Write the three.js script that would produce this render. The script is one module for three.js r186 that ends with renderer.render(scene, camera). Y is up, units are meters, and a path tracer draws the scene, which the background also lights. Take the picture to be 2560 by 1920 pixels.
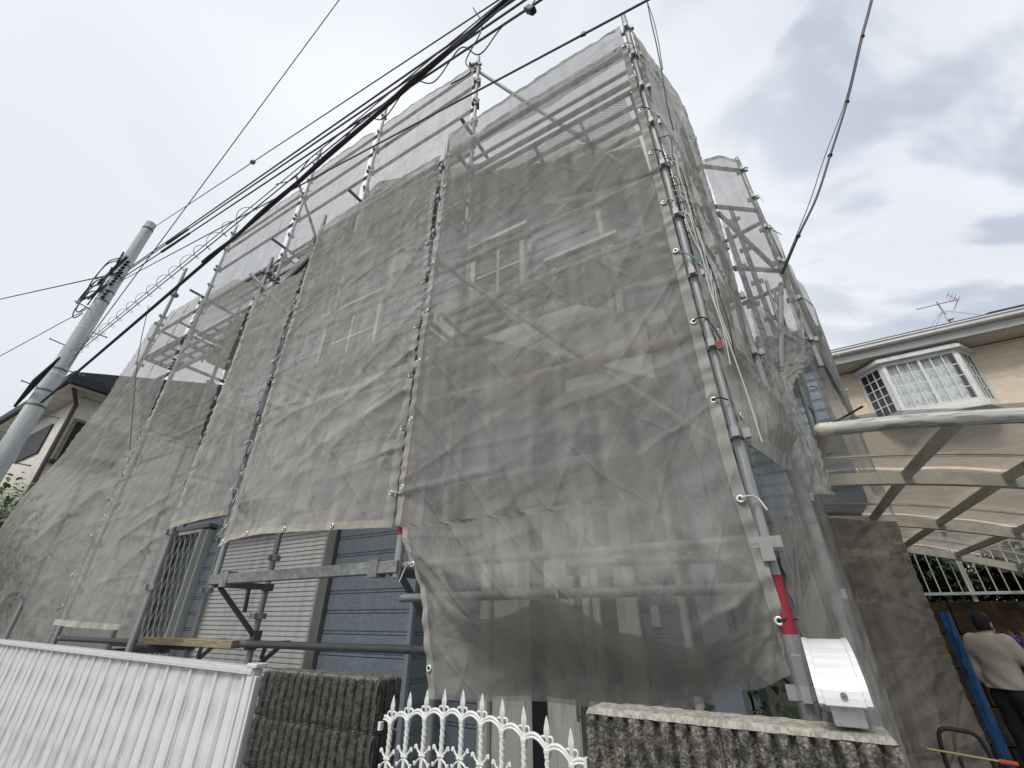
import * as THREE from 'three';
import { mergeGeometries, mergeVertices, toCreasedNormals } from 'three/addons/utils/BufferGeometryUtils.js';
import { RoundedBoxGeometry } from 'three/addons/geometries/RoundedBoxGeometry.js';
import { MarchingCubes } from 'three/addons/objects/MarchingCubes.js';

// ---------------------------------------------------------------- camera, sky, sun, exposure
const EYE = 1.6, YAW = THREE.MathUtils.degToRad(30.2), PITCH = Math.atan(0.549);
const scene = new THREE.Scene();
const camera = new THREE.PerspectiveCamera(2 * Math.atan(960 / 1070) * 180 / Math.PI, 4 / 3, 0.05, 900);
camera.position.set(0, EYE, 0);
camera.lookAt(-Math.sin(YAW) * Math.cos(PITCH), EYE + Math.sin(PITCH), -Math.cos(YAW) * Math.cos(PITCH));
const renderer = new THREE.WebGLRenderer({ antialias: true });
renderer.toneMapping = THREE.LinearToneMapping;
renderer.toneMappingExposure = 1.6;
renderer.shadowMap.enabled = true;

function rng(seed) { let a = seed >>> 0; return () => { a = (a + 0x6D2B79F5) | 0; let t = Math.imul(a ^ (a >>> 15), 1 | a); t = (t + Math.imul(t ^ (t >>> 7), 61 | t)) ^ t; return ((t ^ (t >>> 14)) >>> 0) / 4294967296; }; }
const hash = (x, y, s) => { let h = Math.imul(x | 0, 374761393) + Math.imul(y | 0, 668265263) + Math.imul(s | 0, 974634397); h = Math.imul(h ^ (h >>> 13), 1274126177); return ((h ^ (h >>> 16)) >>> 0) / 4294967296; };
// value noise; with a period it tiles
function vn(x, y, s = 0, per = 0) {
  const xi = Math.floor(x), yi = Math.floor(y), fx = x - xi, fy = y - yi;
  const u = fx * fx * fx * (fx * (fx * 6 - 15) + 10), v = fy * fy * fy * (fy * (fy * 6 - 15) + 10);
  const m = per ? (k) => ((k % per) + per) % per : (k) => k;
  const a = hash(m(xi), m(yi), s), b = hash(m(xi + 1), m(yi), s), c = hash(m(xi), m(yi + 1), s), d = hash(m(xi + 1), m(yi + 1), s);
  return a + (b - a) * u + (c - a) * v + (a - b - c + d) * u * v;
}
function fbm(x, y, s, o = 5, per = 0) { let t = 0, a = 0.5, f = 1; for (let k = 0; k < o; k++) { t += a * vn(x * f, y * f, s + k * 17, per ? per * f : 0); a *= 0.5; f *= 2; } return t / (1 - Math.pow(0.5, o)); }
const sstep = (a, b, x) => { const t = Math.min(1, Math.max(0, (x - a) / (b - a))); return t * t * (3 - 2 * t); };
const mix = (a, b, t) => a + (b - a) * t;

// an overcast sky: a high bright layer with lumpy grey-blue cloud, thicker towards +x
{
  const w = 2048, h = 1024, data = new Float32Array(w * h * 4);
  for (let j = 0; j < h; j++) for (let i = 0; i < w; i++) {
    const az = ((i + 0.5) / w - 0.5) * 2 * Math.PI, el = ((j + 0.5) / h - 0.5) * Math.PI;
    const dx = Math.cos(el) * Math.cos(az), dz = Math.cos(el) * Math.sin(az), high = Math.max(0, Math.sin(el));
    const k = 1 / (high + 0.22), px = dx * k, pz = dz * k;
    const wx = fbm(px * 1.3 + 7, pz * 1.3, 3, 3) - 0.5, wz = fbm(px * 1.3, pz * 1.3 + 9, 5, 3) - 0.5;
    const big = fbm(px * 0.8 + wx * 0.8 + 3.1, pz * 0.8 + wz * 0.8, 11, 4);
    const sx = px * 0.8 + pz * 0.6, sz = pz * 0.8 - px * 0.6;         // the lumps lie in streaks across the wind
    const fine = fbm(sx * 8.5 + wx * 3.2, sz * 5.4 + wz * 3.2, 29, 6);
    const lumpy = sstep(-0.15, 0.35, dx + 0.3 * (big - 0.5)), veil = sstep(-0.45, -0.85, dx + 0.3 * (big - 0.5));
    let dark = 0.21 + sstep(0.38, 0.70, big) * 0.30 + veil * 0.30 + lumpy * (sstep(0.36, 0.68, fine) * 0.54 + 0.24);
    // cloud banks stand closer together towards the skyline
    dark += 0.24 * sstep(0.45, 0.05, high) * sstep(0.40, 0.66, fbm(px * 2.2 + 5, pz * 3.0, 31, 5));
    dark = Math.min(1, dark);
    const o = (j * w + i) * 4;
    data[o] = mix(0.69, 0.345, dark); data[o + 1] = mix(0.695, 0.385, dark); data[o + 2] = mix(0.71, 0.45, dark); data[o + 3] = 1;
  }
  const t = new THREE.DataTexture(data, w, h, THREE.RGBAFormat, THREE.FloatType);
  t.mapping = THREE.EquirectangularReflectionMapping; t.magFilter = t.minFilter = THREE.LinearFilter; t.needsUpdate = true;
  scene.background = t; scene.environment = t;
}
const sun = new THREE.DirectionalLight(new THREE.Color().setRGB(1, 0.985, 0.96), 1.5);
sun.position.set(-2, 24, 14); sun.target.position.set(-2, 2, -3);
sun.castShadow = true; sun.shadow.radius = 34; sun.shadow.mapSize.set(2048, 2048);
Object.assign(sun.shadow.camera, { left: -22, right: 22, top: 22, bottom: -22, near: 1, far: 80 });
scene.add(sun, sun.target);

// ---------------------------------------------------------------- helpers
const W = (x, y, d) => new THREE.Vector3(x, y, -d);            // d: metres in front of the camera, square to the house front
const used = {};
function numbered(n) { const k = used[n] = (used[n] ?? -1) + 1; return k ? `${n}_${String(k).padStart(3, '0')}` : n; }
function thing(name, label, category, group, at) {
  const o = new THREE.Group(); o.name = numbered(name); o.userData = { label, category }; if (group) o.userData.group = group;
  if (at) o.position.copy(at); scene.add(o); return o;
}
function part(parent, name, geo, mat, at, rot) {
  const m = new THREE.Mesh(geo, mat); m.name = name; m.castShadow = m.receiveShadow = true;
  if (at) m.position.copy(at); if (rot) m.rotation.set(...rot);
  parent.add(m); return m;
}
function whole(name, label, category, geo, mat, group) { const m = part(scene, numbered(name), geo, mat); m.userData = { label, category }; if (group) m.userData.group = group; return m; }
function structure(name, geo, mat) { const m = part(scene, name, geo, mat); m.userData.kind = 'structure'; return m; }
const lin = (r, g, b) => new THREE.Color().setRGB(r, g, b);
const std = (c, roughness = 0.7, o = {}) => new THREE.MeshStandardMaterial({ color: lin(...c), roughness, ...o });
const phys = (c, roughness = 0.7, o = {}) => new THREE.MeshPhysicalMaterial({ color: lin(...c), roughness, ...o });
function bar(a, b, r, seg = 10, r2 = r) {                        // round bar from a to b
  const d = b.clone().sub(a), g = new THREE.CylinderGeometry(r2, r, d.length(), seg, 1);
  g.applyQuaternion(new THREE.Quaternion().setFromUnitVectors(new THREE.Vector3(0, 1, 0), d.clone().normalize()));
  return g.translate((a.x + b.x) / 2, (a.y + b.y) / 2, (a.z + b.z) / 2);
}
function beam(a, b, w, h, up = new THREE.Vector3(0, 1, 0)) {      // rectangular bar from a to b, h along "up"
  const d = b.clone().sub(a), z = d.clone().normalize(), x = new THREE.Vector3().crossVectors(up, z).normalize(), y = new THREE.Vector3().crossVectors(z, x);
  const g = new THREE.BoxGeometry(w, h, d.length());
  return g.applyMatrix4(new THREE.Matrix4().makeBasis(x, y, z)).translate((a.x + b.x) / 2, (a.y + b.y) / 2, (a.z + b.z) / 2);
}
const box = (x0, x1, y0, y1, d0, d1) => new THREE.BoxGeometry(x1 - x0, y1 - y0, d1 - d0).translate((x0 + x1) / 2, (y0 + y1) / 2, -(d0 + d1) / 2);
const rbox = (x0, x1, y0, y1, d0, d1, r = 0.006) => new RoundedBoxGeometry(x1 - x0, y1 - y0, d1 - d0, 2, r).translate((x0 + x1) / 2, (y0 + y1) / 2, -(d0 + d1) / 2);
const tube = (pts, r, n = 40, seg = 6, closed = false) => new THREE.TubeGeometry(new THREE.CatmullRomCurve3(pts, closed), n, r, seg, closed);
const merge = (list) => mergeGeometries(list.map((g) => { const q = g.index ? g.toNonIndexed() : g.clone(); for (const k of Object.keys(q.attributes)) if (!['position', 'normal', 'uv'].includes(k)) q.deleteAttribute(k); return q; }));
function prism(pts, x0, x1) {                                      // outline in (y, d), extruded along x
  const s = new THREE.Shape(pts.map(([y, d]) => new THREE.Vector2(d, y)));
  const g = new THREE.ExtrudeGeometry(s, { depth: x1 - x0, bevelEnabled: false });
  return g.applyMatrix4(new THREE.Matrix4().makeBasis(new THREE.Vector3(0, 0, -1), new THREE.Vector3(0, 1, 0), new THREE.Vector3(1, 0, 0))).translate(x0, 0, 0);
}
function slab(pts, d0, d1) {                                      // outline in (x, y), from depth d0 to d1
  const s = new THREE.Shape(pts.map(([x, y]) => new THREE.Vector2(x, y)));
  return new THREE.ExtrudeGeometry(s, { depth: d1 - d0, bevelEnabled: false }).translate(0, 0, -d1);
}
function boxUV(g, s = 1) {                                        // uv in metres, by the main axis of each face
  const q = g.index ? g.toNonIndexed() : g; const p = q.attributes.position, n = q.attributes.normal, uv = new Float32Array(p.count * 2);
  for (let i = 0; i < p.count; i++) {
    const ax = Math.abs(n.getX(i)), ay = Math.abs(n.getY(i)), az = Math.abs(n.getZ(i));
    const [a, b] = ax >= ay && ax >= az ? [p.getZ(i), p.getY(i)] : ay >= az ? [p.getX(i), p.getZ(i)] : [p.getX(i), p.getY(i)];
    uv[2 * i] = a * s; uv[2 * i + 1] = b * s;
  }
  q.setAttribute('uv', new THREE.BufferAttribute(uv, 2)); return q;
}
function texture(w, h, f, srgb = false, rep = 1) {
  const d = new Uint8Array(w * h * 4);
  for (let j = 0; j < h; j++) for (let i = 0; i < w; i++) { const c = f(i / w, j / h), o = (j * w + i) * 4; const a = Array.isArray(c) ? c : [c, c, c]; for (let k = 0; k < 3; k++) d[o + k] = Math.max(0, Math.min(255, a[k] * 255)); d[o + 3] = 255; }
  const t = new THREE.DataTexture(d, w, h, THREE.RGBAFormat); t.wrapS = t.wrapT = THREE.RepeatWrapping; t.magFilter = t.minFilter = THREE.LinearFilter; t.repeat.set(rep, rep);
  if (srgb) t.colorSpace = THREE.SRGBColorSpace; t.needsUpdate = true; return t;
}

// ---------------------------------------------------------------- materials
// crumple: triangle waves in several directions, each only in patches: straight creases that bound flat facets
const tri = (t) => { const f = t - Math.floor(t); return Math.abs(2 * f - 1); };
const dirs = [[5, 3], [-4, 6], [8, -3], [2, 9], [-9, 7], [13, 5], [-7, 15], [4, -17], [21, 8], [-13, 23]], lines = [[2, 3], [-3, 2], [4, 1], [1, -5], [6, 5], [-7, 4], [0, 4], [4, 0]];
const crumple = texture(1024, 1024, (u, v) => {
  let h = 0;
  dirs.forEach(([a, b], k) => { const m = sstep(0.44, 0.70, vn(u * 7, v * 7, 40 + k, 7)); h += m * tri(u * a + v * b + 0.25 * vn(u * 4, v * 4, 60 + k, 4)) * 1.5 / Math.hypot(a, b); });
  lines.forEach(([a, b], k) => { const m = sstep(0.40, 0.62, vn(u * 5 + 3, v * 5, 140 + k, 5)); h += (k % 3 ? 1 : -0.7) * m * 0.085 * Math.pow(tri(u * a + v * b + 0.22 * vn(u * 3, v * 3, 160 + k, 3)), 40 / Math.hypot(a, b) + 8); });
  h += 0.07 * sstep(0.45, 0.75, vn(u * 9, v * 2, 92, 18)) * Math.pow(tri(u * 31 + 0.9 * vn(u * 3, v * 5, 93, 15)), 5) + 0.04 * fbm(u * 24, v * 24, 91, 3, 24);
  return Math.min(1, Math.max(0, 0.12 + h * 0.7));
});
const netTone = texture(512, 512, (u, v) => {
  const streak = fbm(u * 34, v * 3, 12, 3, 0), blot = fbm(u * 5, v * 5, 14, 4, 5), speck = hash(u * 512, v * 512, 5);
  const t = 0.93 + 0.08 * (blot - 0.5) + 0.12 * (vn(u * 48, v * 4, 17, 4 * 12) - 0.5) + 0.05 * (speck - 0.5) + 0 * streak;
  return [t, t * 0.996, t * 0.985];
}, true);
const netHold = texture(256, 256, (u, v) => 0.93 + 0.10 * (vn(u * 30, v * 3, 33, 30) - 0.5) + 0.08 * (fbm(u * 8, v * 8, 35, 3, 8) - 0.5));
const netMat = (c, opacity, bump = 0.075, thru = 0.38) => phys(c, 1, { transparent: true, opacity, transmission: thru, thickness: 0, side: THREE.DoubleSide, specularIntensity: 0, map: netTone, alphaMap: netHold, bumpMap: crumple, bumpScale: bump });
const M = {
  net: netMat([0.52, 0.508, 0.48], 0.66, 0.065),
  netDirty: netMat([0.645, 0.625, 0.58], 0.68, 0.065),
  netThin: netMat([0.42, 0.415, 0.40], 0.64, 0.09, 0.26),
  netDense: netMat([0.46, 0.45, 0.42], 0.95, 0.08, 0.15), netThick: netMat([0.50, 0.48, 0.435], 0.92, 0.09, 0.22),
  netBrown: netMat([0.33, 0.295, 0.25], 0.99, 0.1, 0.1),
  hem: phys([0.46, 0.445, 0.405], 0.95, { transmission: 0.3, thickness: 0, side: THREE.DoubleSide, map: netTone, bumpMap: crumple, bumpScale: 0.05 }),
  hemStain: phys([0.50, 0.46, 0.385], 0.95, { transmission: 0.25, thickness: 0, side: THREE.DoubleSide, map: netTone, bumpMap: crumple, bumpScale: 0.05 }),
  ring: std([0.66, 0.66, 0.64], 0.4, { metalness: 0.4 }),
  hole_shade: std([0.012, 0.012, 0.012], 0.9),  // black painted in for the shade inside the grommet hole
  cordWhite: std([0.55, 0.54, 0.50], 0.9), cordBlue: std([0.16, 0.33, 0.40], 0.8), cordDark: std([0.03, 0.03, 0.032], 0.8),
};
const galvTex = texture(512, 512, (u, v) => { const a = fbm(u * 16, v * 16, 51, 4, 16), b = fbm(u * 60, v * 60, 52, 2, 60); const t = 0.80 + 0.30 * (a - 0.5) + 0.16 * (b - 0.5); return [t, t * 1.003, t * 1.005]; }, true, 4);
const galvRough = texture(256, 256, (u, v) => 0.45 + 0.4 * fbm(u * 20, v * 20, 54, 4, 20), false, 4);
const poleGrime = texture(256, 256, (u, v) => { const w = sstep(0.60, 0.68, fbm(u * 14, v * 14, 57, 4, 14)), t = 0.85 + 0.3 * (fbm(u * 30, v * 30, 58, 3, 30) - 0.5); return [t, mix(t, 1, w * 0.0), t]; }, true, 3);
const galv = (c, m = 0.55) => std(c, 0.9, { metalness: m, map: galvTex, roughnessMap: galvRough });
Object.assign(M, {
  galv: galv([0.50, 0.505, 0.50], 0.3), galvOld: galv([0.36, 0.36, 0.35], 0.25), galvDark: galv([0.22, 0.215, 0.20], 0.2),
  rust: std([0.16, 0.075, 0.045], 0.85, { map: galvTex }), red: std([0.36, 0.02, 0.03], 0.6, { map: poleGrime }),
  wedge: galv([0.50, 0.50, 0.46], 0.4), black: std([0.016, 0.016, 0.018], 0.6), rubber: std([0.03, 0.03, 0.032], 0.75),
  tape: std([0.42, 0.30, 0.13], 0.7, { map: galvTex }), pipeCover: std([0.36, 0.33, 0.25], 0.8, { map: galvTex }),
});
const grain = texture(512, 512, (u, v) => { const t = 0.82 + 0.35 * (fbm(u * 4, v * 44, 61, 4, 0) - 0.5) + 0.1 * (fbm(u * 20, v * 20, 63, 3, 20) - 0.5); return [t, t * 0.97, t * 0.92]; }, true);
const speckBump = texture(512, 512, (u, v) => fbm(u * 60, v * 60, 71, 4, 60));
const fineSpeck = texture(512, 512, (u, v) => { const t = 0.92 + 0.22 * (fbm(u * 50, v * 50, 73, 3, 50) - 0.5) + 0.10 * (fbm(u * 5, v * 5, 74, 4, 5) - 0.5); return t; }, true);
const paintTex = texture(512, 512, (u, v) => { const d = fbm(u * 6, v * 6, 81, 5, 6), s = vn(u * 90, v * 5, 83, 90); const t = 0.95 - 0.10 * sstep(0.5, 0.8, d) - 0.05 * sstep(0.6, 0.9, s); return [t, t, t * 0.985]; }, true);
const brushed = texture(512, 512, (u, v) => { const t = 0.86 + 0.34 * (fbm(u * 6, v * 70, 85, 4, 0) - 0.5) - 0.22 * sstep(0.52, 0.72, fbm(u * 10, v * 24, 86, 4, 0)); return [t, t, t * 0.97]; }, true);
// split stone face: dark matrix with paler chips and a few white grains
const stone = (dark, light, s, chips = 0.8) => texture(1024, 1024, (u, v) => {
  const a = fbm(u * 22, v * 22, s, 4, 22), b = fbm(u * 90, v * 90, s + 3, 2, 90), w = sstep(0.80, 0.86, vn(u * 110, v * 110, s + 5, 110)) * sstep(0.45, 0.6, a);
  const g = sstep(0.30, 0.72, 0.55 * a + 0.45 * b);
  return [0, 1, 2].map((k) => mix(mix(dark[k], light[k], g), 0.62, w * chips));
}, true);
Object.assign(M, {
  wood: std([0.46, 0.38, 0.27], 0.85, { map: grain }),
  siding: std([0.30, 0.345, 0.395], 0.62, { map: fineSpeck, bumpMap: speckBump, bumpScale: 0.0012 }),
  sidingEdge: std([0.295, 0.34, 0.39], 0.55),
  cream: std([0.82, 0.80, 0.74], 0.7, { map: paintTex }), whitePaint: std([0.78, 0.78, 0.77], 0.4, { map: paintTex }), whiteGloss: phys([0.80, 0.80, 0.79], 0.3, { clearcoat: 0.4, clearcoatRoughness: 0.25, map: paintTex }),
  shutter: std([0.90, 0.895, 0.89], 0.45, { map: paintTex }), alu: std([0.40, 0.39, 0.355], 0.5, { metalness: 0.3, map: galvTex }), aluPale: std([0.56, 0.55, 0.51], 0.5, { map: paintTex }),
  grille: std([0.56, 0.575, 0.55], 0.5, { metalness: 0.2 }),
  glassDark: std([0.03, 0.034, 0.036], 0.12), glassSky: std([0.10, 0.115, 0.12], 0.22),
  roofSlate: std([0.06, 0.06, 0.062], 0.8, { map: fineSpeck }), soffit: std([0.62, 0.59, 0.53], 0.85, { map: fineSpeck }),
  blockDark: std([1, 1, 1], 0.95, { map: stone([0.19, 0.185, 0.172], [0.32, 0.31, 0.285], 101, 0.2), bumpMap: speckBump, bumpScale: 0.003 }),
  blockPale: std([1, 1, 1], 0.95, { map: stone([0.22, 0.215, 0.19], [0.47, 0.45, 0.405], 121, 0.8), bumpMap: speckBump, bumpScale: 0.004 }),
  mortar: std([1, 1, 1], 0.95, { map: stone([0.52, 0.505, 0.46], [0.68, 0.66, 0.605], 141, 0.1), bumpMap: speckBump, bumpScale: 0.004 }),
  asphalt: std([0.21, 0.21, 0.205], 0.95, { map: fineSpeck, bumpMap: speckBump, bumpScale: 0.003 }), concrete: std([0.52, 0.51, 0.49], 0.92, { map: fineSpeck, bumpMap: speckBump, bumpScale: 0.002 }),
  soil: std([0.09, 0.075, 0.055], 1, { map: fineSpeck }),
  bone: std([0.68, 0.64, 0.54], 0.55, { map: paintTex }),
  pipeWhite: std([0.66, 0.66, 0.63], 0.55, { map: brushed }),
});

// ---------------------------------------------------------------- ground
structure('ground', boxUV(new THREE.PlaneGeometry(400, 400).rotateX(-Math.PI / 2).translate(0, -0.02, 0)), M.soil);
structure('road', boxUV(box(-200, 200, -0.2, 0.0, -5.2, 1.25)), M.asphalt);
structure('kerb', boxUV(box(-200, 200, -0.2, 0.06, 1.254, 1.40)), M.concrete);
structure('yard', boxUV(box(-9.5, 0.25, -0.2, 0.03, 1.8, 9)), M.concrete);  // pale concrete picked so this unseen ground bounces light onto the house front
structure('driveway', boxUV(box(0.254, 4.2, -0.2, 0.04, 1.404, 7.9)), std([0.20, 0.195, 0.185], 0.95, { map: fineSpeck, bumpMap: speckBump, bumpScale: 0.002 }));
structure('added_side_path', boxUV(box(-0.34, 0.25, 0.031, 0.045, 2.0, 8.9)), M.soil);  // dark soil strip added to cut bounced light in the side passage

// ---------------------------------------------------------------- scaffold
const TUBE_R = 0.0222;
const pocketGeo = merge([new THREE.CylinderGeometry(0.03, 0.03, 0.035, 12), ...[0, 1, 2, 3].map((k) => new THREE.BoxGeometry(0.026, 0.04, 0.028).translate(0, 0, 0.038).rotateY(k * Math.PI / 2))]);
const wedgeGeo = merge([new THREE.BoxGeometry(0.105, 0.038, 0.012), new THREE.BoxGeometry(0.04, 0.066, 0.03).translate(0, -0.03, 0.004)]);
const clampGeo = merge([new THREE.CylinderGeometry(0.033, 0.033, 0.045, 12), new THREE.BoxGeometry(0.022, 0.04, 0.09).translate(0.036, 0, 0), new THREE.BoxGeometry(0.022, 0.04, 0.05).translate(-0.036, 0, 0.02)]);
function standard(parent, x, d, y0, y1, opt = {}) {
  const g = merge([bar(W(0, y0, 0), W(0, y1 - 0.10, 0), TUBE_R, 14), bar(W(0, y1 - 0.10, 0), W(0, y1, 0), 0.019, 12), new THREE.SphereGeometry(0.019, 10, 6).translate(0, y1, 0)]);
  const s = part(parent, 'standard', g, opt.mat || M.galv, W(x, 0, d));
  const first = opt.from ?? 1.83, rot = opt.rot || 0;
  for (let y = first, k = 0; y < y1 - 0.15; y += 0.435, k++) if (y > y0 + 0.05) part(s, 'pocket', pocketGeo, opt.mat || M.galv, new THREE.Vector3(0, y, 0), [0, rot, 0]);
  if (y0 < 0.1) part(s, 'base_plate', merge([new THREE.BoxGeometry(0.14, 0.012, 0.14).translate(0, 0.046, 0), bar(W(0, 0.04, 0), W(0, 0.3, 0), 0.017, 10)]), M.galvOld);
  return s;
}
function rail(parent, name, a, b, mat = M.galv, r = 0.0213) { return part(parent, name, bar(a, b, r, 12), mat); }
// an expanded-metal deck, x0..x1, its own frame bars, hooks and mesh
const meshCache = {};
function expanded(len, wid) {
  const key = len.toFixed(2) + wid.toFixed(2); if (meshCache[key]) return meshCache[key];
  const list = [], px = 0.042, pz = 0.022, n = Math.floor(len / px), m = Math.floor(wid / pz);
  const one = (x, z, s) => new THREE.BoxGeometry(0.0245, 0.0022, 0.0042).rotateY(s * Math.atan2(pz / 2, px / 2)).translate(x, 0, z);
  for (let i = 0; i < n; i++) for (let j = 0; j < m; j++) { list.push(one((i + 0.25) * px - len / 2, (j + 0.25) * pz - wid / 2, 1), one((i + 0.75) * px - len / 2, (j + 0.25) * pz - wid / 2, -1), one((i + 0.25) * px - len / 2, (j + 0.75) * pz - wid / 2, -1), one((i + 0.75) * px - len / 2, (j + 0.75) * pz - wid / 2, 1)); }
  return (meshCache[key] = merge(list));
}
function deck(parent, x0, x1, y, d0, d1) {
  const len = x1 - x0, wid = d1 - d0, g = new THREE.Group(); g.name = 'deck'; parent.add(g); g.position.copy(W((x0 + x1) / 2, y, (d0 + d1) / 2));
  const fr = []; const zs = [-wid / 2, -wid / 6, wid / 6, wid / 2];
  for (const z of zs) fr.push(new THREE.BoxGeometry(len, 0.032, 0.026).translate(0, -0.012, z));
  for (const x of [-len / 2, -len / 4, 0, len / 4, len / 2]) fr.push(new THREE.BoxGeometry(0.022, 0.026, wid - 0.026).translate(x, -0.014, 0));
  part(g, 'deck_frame', merge(fr), M.galvOld);
  for (let k = 0; k < 3; k++) part(g, 'expanded_mesh', expanded(len - 0.04, wid / 3 - 0.03), M.galvOld, new THREE.Vector3(0, 0.003, (k - 1) * wid / 3));
  for (const sx of [-1, 1]) for (const z of [zs[0], zs[3]]) part(g, 'hook', new THREE.TorusGeometry(0.028, 0.007, 6, 10, Math.PI * 1.3).rotateY(0.0), M.galvDark, new THREE.Vector3(sx * (len / 2 + 0.02), -0.01, z));
  return g;
}
function bracket(parent, x, y, dBack, dFront, drop = 0.3) {      // triangular bracket reaching from the back standard to the front one
  part(parent, 'bracket', merge([beam(W(x, y, dBack), W(x, y, dFront), 0.03, 0.045), beam(W(x, y - 0.02, dFront + 0.08 * Math.sign(dBack - dFront)), W(x, y - drop, dBack - 0.03 * Math.sign(dBack - dFront)), 0.022, 0.03), beam(W(x, y - 0.02, mix(dBack, dFront, 0.35)), W(x, y - drop * 0.55, mix(dBack, dFront, 0.32)), 0.02, 0.025), box(x - 0.035, x + 0.035, y - 0.03, y + 0.02, dBack - 0.04, dBack + 0.02), box(x - 0.03, x + 0.03, y - drop - 0.03, y - drop + 0.03, dBack - 0.04, dBack + 0.02)]), M.galvDark);
}
const FD = 1.89, BD = 2.36;
const scaf = thing('scaffold', 'galvanised tube scaffold standing along the blue house front behind the grey nets', 'scaffold');
{
  const c = standard(scaf, -0.03, FD, 0.04, 6.0, { from: 1.83 - 0.435 });
  part(c, 'red_band', bar(W(0, 1.555, 0), W(0, 1.735, 0), TUBE_R + 0.0015, 14), M.red).userData.label = 'red painted band near the foot of the corner pole';
  part(c, 'lower_sleeve', merge([bar(W(0, 1.30, 0), W(0, 1.555, 0), TUBE_R + 0.005, 14), rbox(-0.016, 0.016, 1.40, 1.50, -0.034, -0.027, 0.003)]), M.galvOld);
  part(c, 'wedge', wedgeGeo, M.wedge, new THREE.Vector3(0.0, 1.84, 0.045));
  part(c, 'jack_handle', merge([bar(W(-0.01, 1.22, 0.02), W(0.05, 1.36, -0.02), 0.014, 8), new THREE.CylinderGeometry(0.034, 0.034, 0.05, 12).translate(0, 1.28, 0)]), M.galvOld);
  standard(scaf, -1.83, FD, 1.80, 5.72); standard(scaf, -3.64, FD, 1.80, 5.76); standard(scaf, -4.56, FD, 0.04, 5.55); standard(scaf, -6.08, FD, 0.04, 5.75); standard(scaf, -7.42, FD, 0.04, 6.75);
  const s2 = scaf.children[1];
  part(s2, 'red_band', bar(W(0, 2.02, 0), W(0, 2.5, 0), TUBE_R + 0.0015, 14), M.red);
  const tops = [[-0.06, 5.6], [-1.9, 8.38], [-3.72, 8.95], [-5.36, 9.05], [-7.62, 8.35]];
  for (const [x, t] of tops) standard(scaf, x, BD, x < -5 && x > -6 ? 2.75 : 0.04, t, { from: 1.62 });
  standard(scaf, -0.98, BD + 0.02, 0.04, 2.0, { mat: M.galvDark }); standard(scaf, -4.62, BD, 0.04, 5.4); standard(scaf, -6.15, BD, 0.04, 5.8);
  // rails along the front
  const F = FD + 0.03, B = BD + 0.03, R = (y, x0, x1, d, mat) => rail(scaf, 'guard_rail', W(x0, y, d), W(x1, y, d), mat);
  R(5.52, -1.83, -0.03, F); R(5.1, -1.83, -0.03, F); R(4.0, -1.83, -0.03, F); R(5.50, -3.64, -1.83, F); R(5.1, -3.64, -1.83, F); R(4.0, -3.64, -1.83, F);
  R(3.15, -3.64, -1.83, F); R(3.15, -7.42, -3.64, F); R(4.4, -7.42, -3.64, F); R(4.85, -4.56, -3.64, F); R(5.45, -7.42, -4.56, F); R(5.0, -7.42, -6.08, F);
  R(1.86, -1.83, -0.03, F, M.galvOld); R(1.70, -1.83, -0.03, F + 0.03, M.galvOld);
  for (const y of [7.2, 7.74]) { R(y, -3.72, -1.9, B); R(y, -5.36, -3.72, B); R(y, -7.62, -5.36, B); }
  for (const y of [6.3, 5.5]) { R(y, -7.62, -5.36, B); R(y, -5.36, -3.72, B); R(y, -3.72, -1.9, B); R(y - 0.15, -1.9, -0.06, B); }
  R(8.14, -3.72, -1.9, B); R(8.2, -5.36, -3.72, B); R(7.95, -7.62, -5.36, B);
  const cover = part(scaf, 'padded_rail', bar(W(-1.83, 2.86, F), W(-0.03, 2.80, F), 0.026, 12), M.pipeCover);
  cover.userData.label = 'guard rail wrapped in yellowish tape';
  for (const [a, b] of [[0.04, 0.1], [0.42, 0.55], [0.62, 0.72], [0.78, 0.9], [0.95, 0.99]]) part(cover, 'tape', bar(W(mix(-1.83, -0.03, a), mix(2.86, 2.80, a), F), W(mix(-1.83, -0.03, b), mix(2.86, 2.80, b), F), 0.030, 12), M.tape);
  // box ledger and timber at the open bay
  part(scaf, 'ledger', boxUV(merge([rbox(-3.66, -1.81, 1.82, 1.885, FD - 0.03, FD + 0.03, 0.005), box(-3.5, -3.42, 1.80, 1.90, FD - 0.035, FD + 0.036), box(-2.02, -1.95, 1.805, 1.895, FD - 0.036, FD + 0.037)]), 0.3), M.galvOld);
  part(scaf, 'timber', boxUV(rbox(-5.3, -3.80, 1.40, 1.455, 2.24, 2.32, 0.004), 2), M.wood);
  rail(scaf, 'pipe', W(-3.78, 1.43, 2.31), W(-1.62, 1.44, 2.31), M.galvDark, 0.0243);
  rail(scaf, 'pipe', W(-1.0, 1.86, 2.3), W(-0.06, 1.84, 2.3), M.galvDark);
  for (const x of [-1.9, -3.72]) bracket(scaf, x + 0.03, 1.83, BD, FD, 0.34);
  bracket(scaf, -3.72, 1.42, BD, BD + 0.32, 0.18); bracket(scaf, -4.62, 1.42, BD, BD + 0.3, 0.2); bracket(scaf, -5.0, 1.36, BD, FD, 0.2);
  R(1.44, -6.08, -4.56, FD + 0.02, M.galvDark); R(1.38, -6.08, -4.56, BD, M.galvDark); 
  for (const x of [-0.04, -1.86, -3.68, -4.6, -6.1, -7.5]) for (const y of [5.02, 3.57]) rail(scaf, 'transom', W(x, y, FD), W(x, y, BD), M.galvOld);
  for (const x of [-6.1, -7.5]) for (const y of [5.55, 4.5]) rail(scaf, 'transom', W(x, y, FD), W(x, y, BD + 0.4), M.galvOld);
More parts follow.
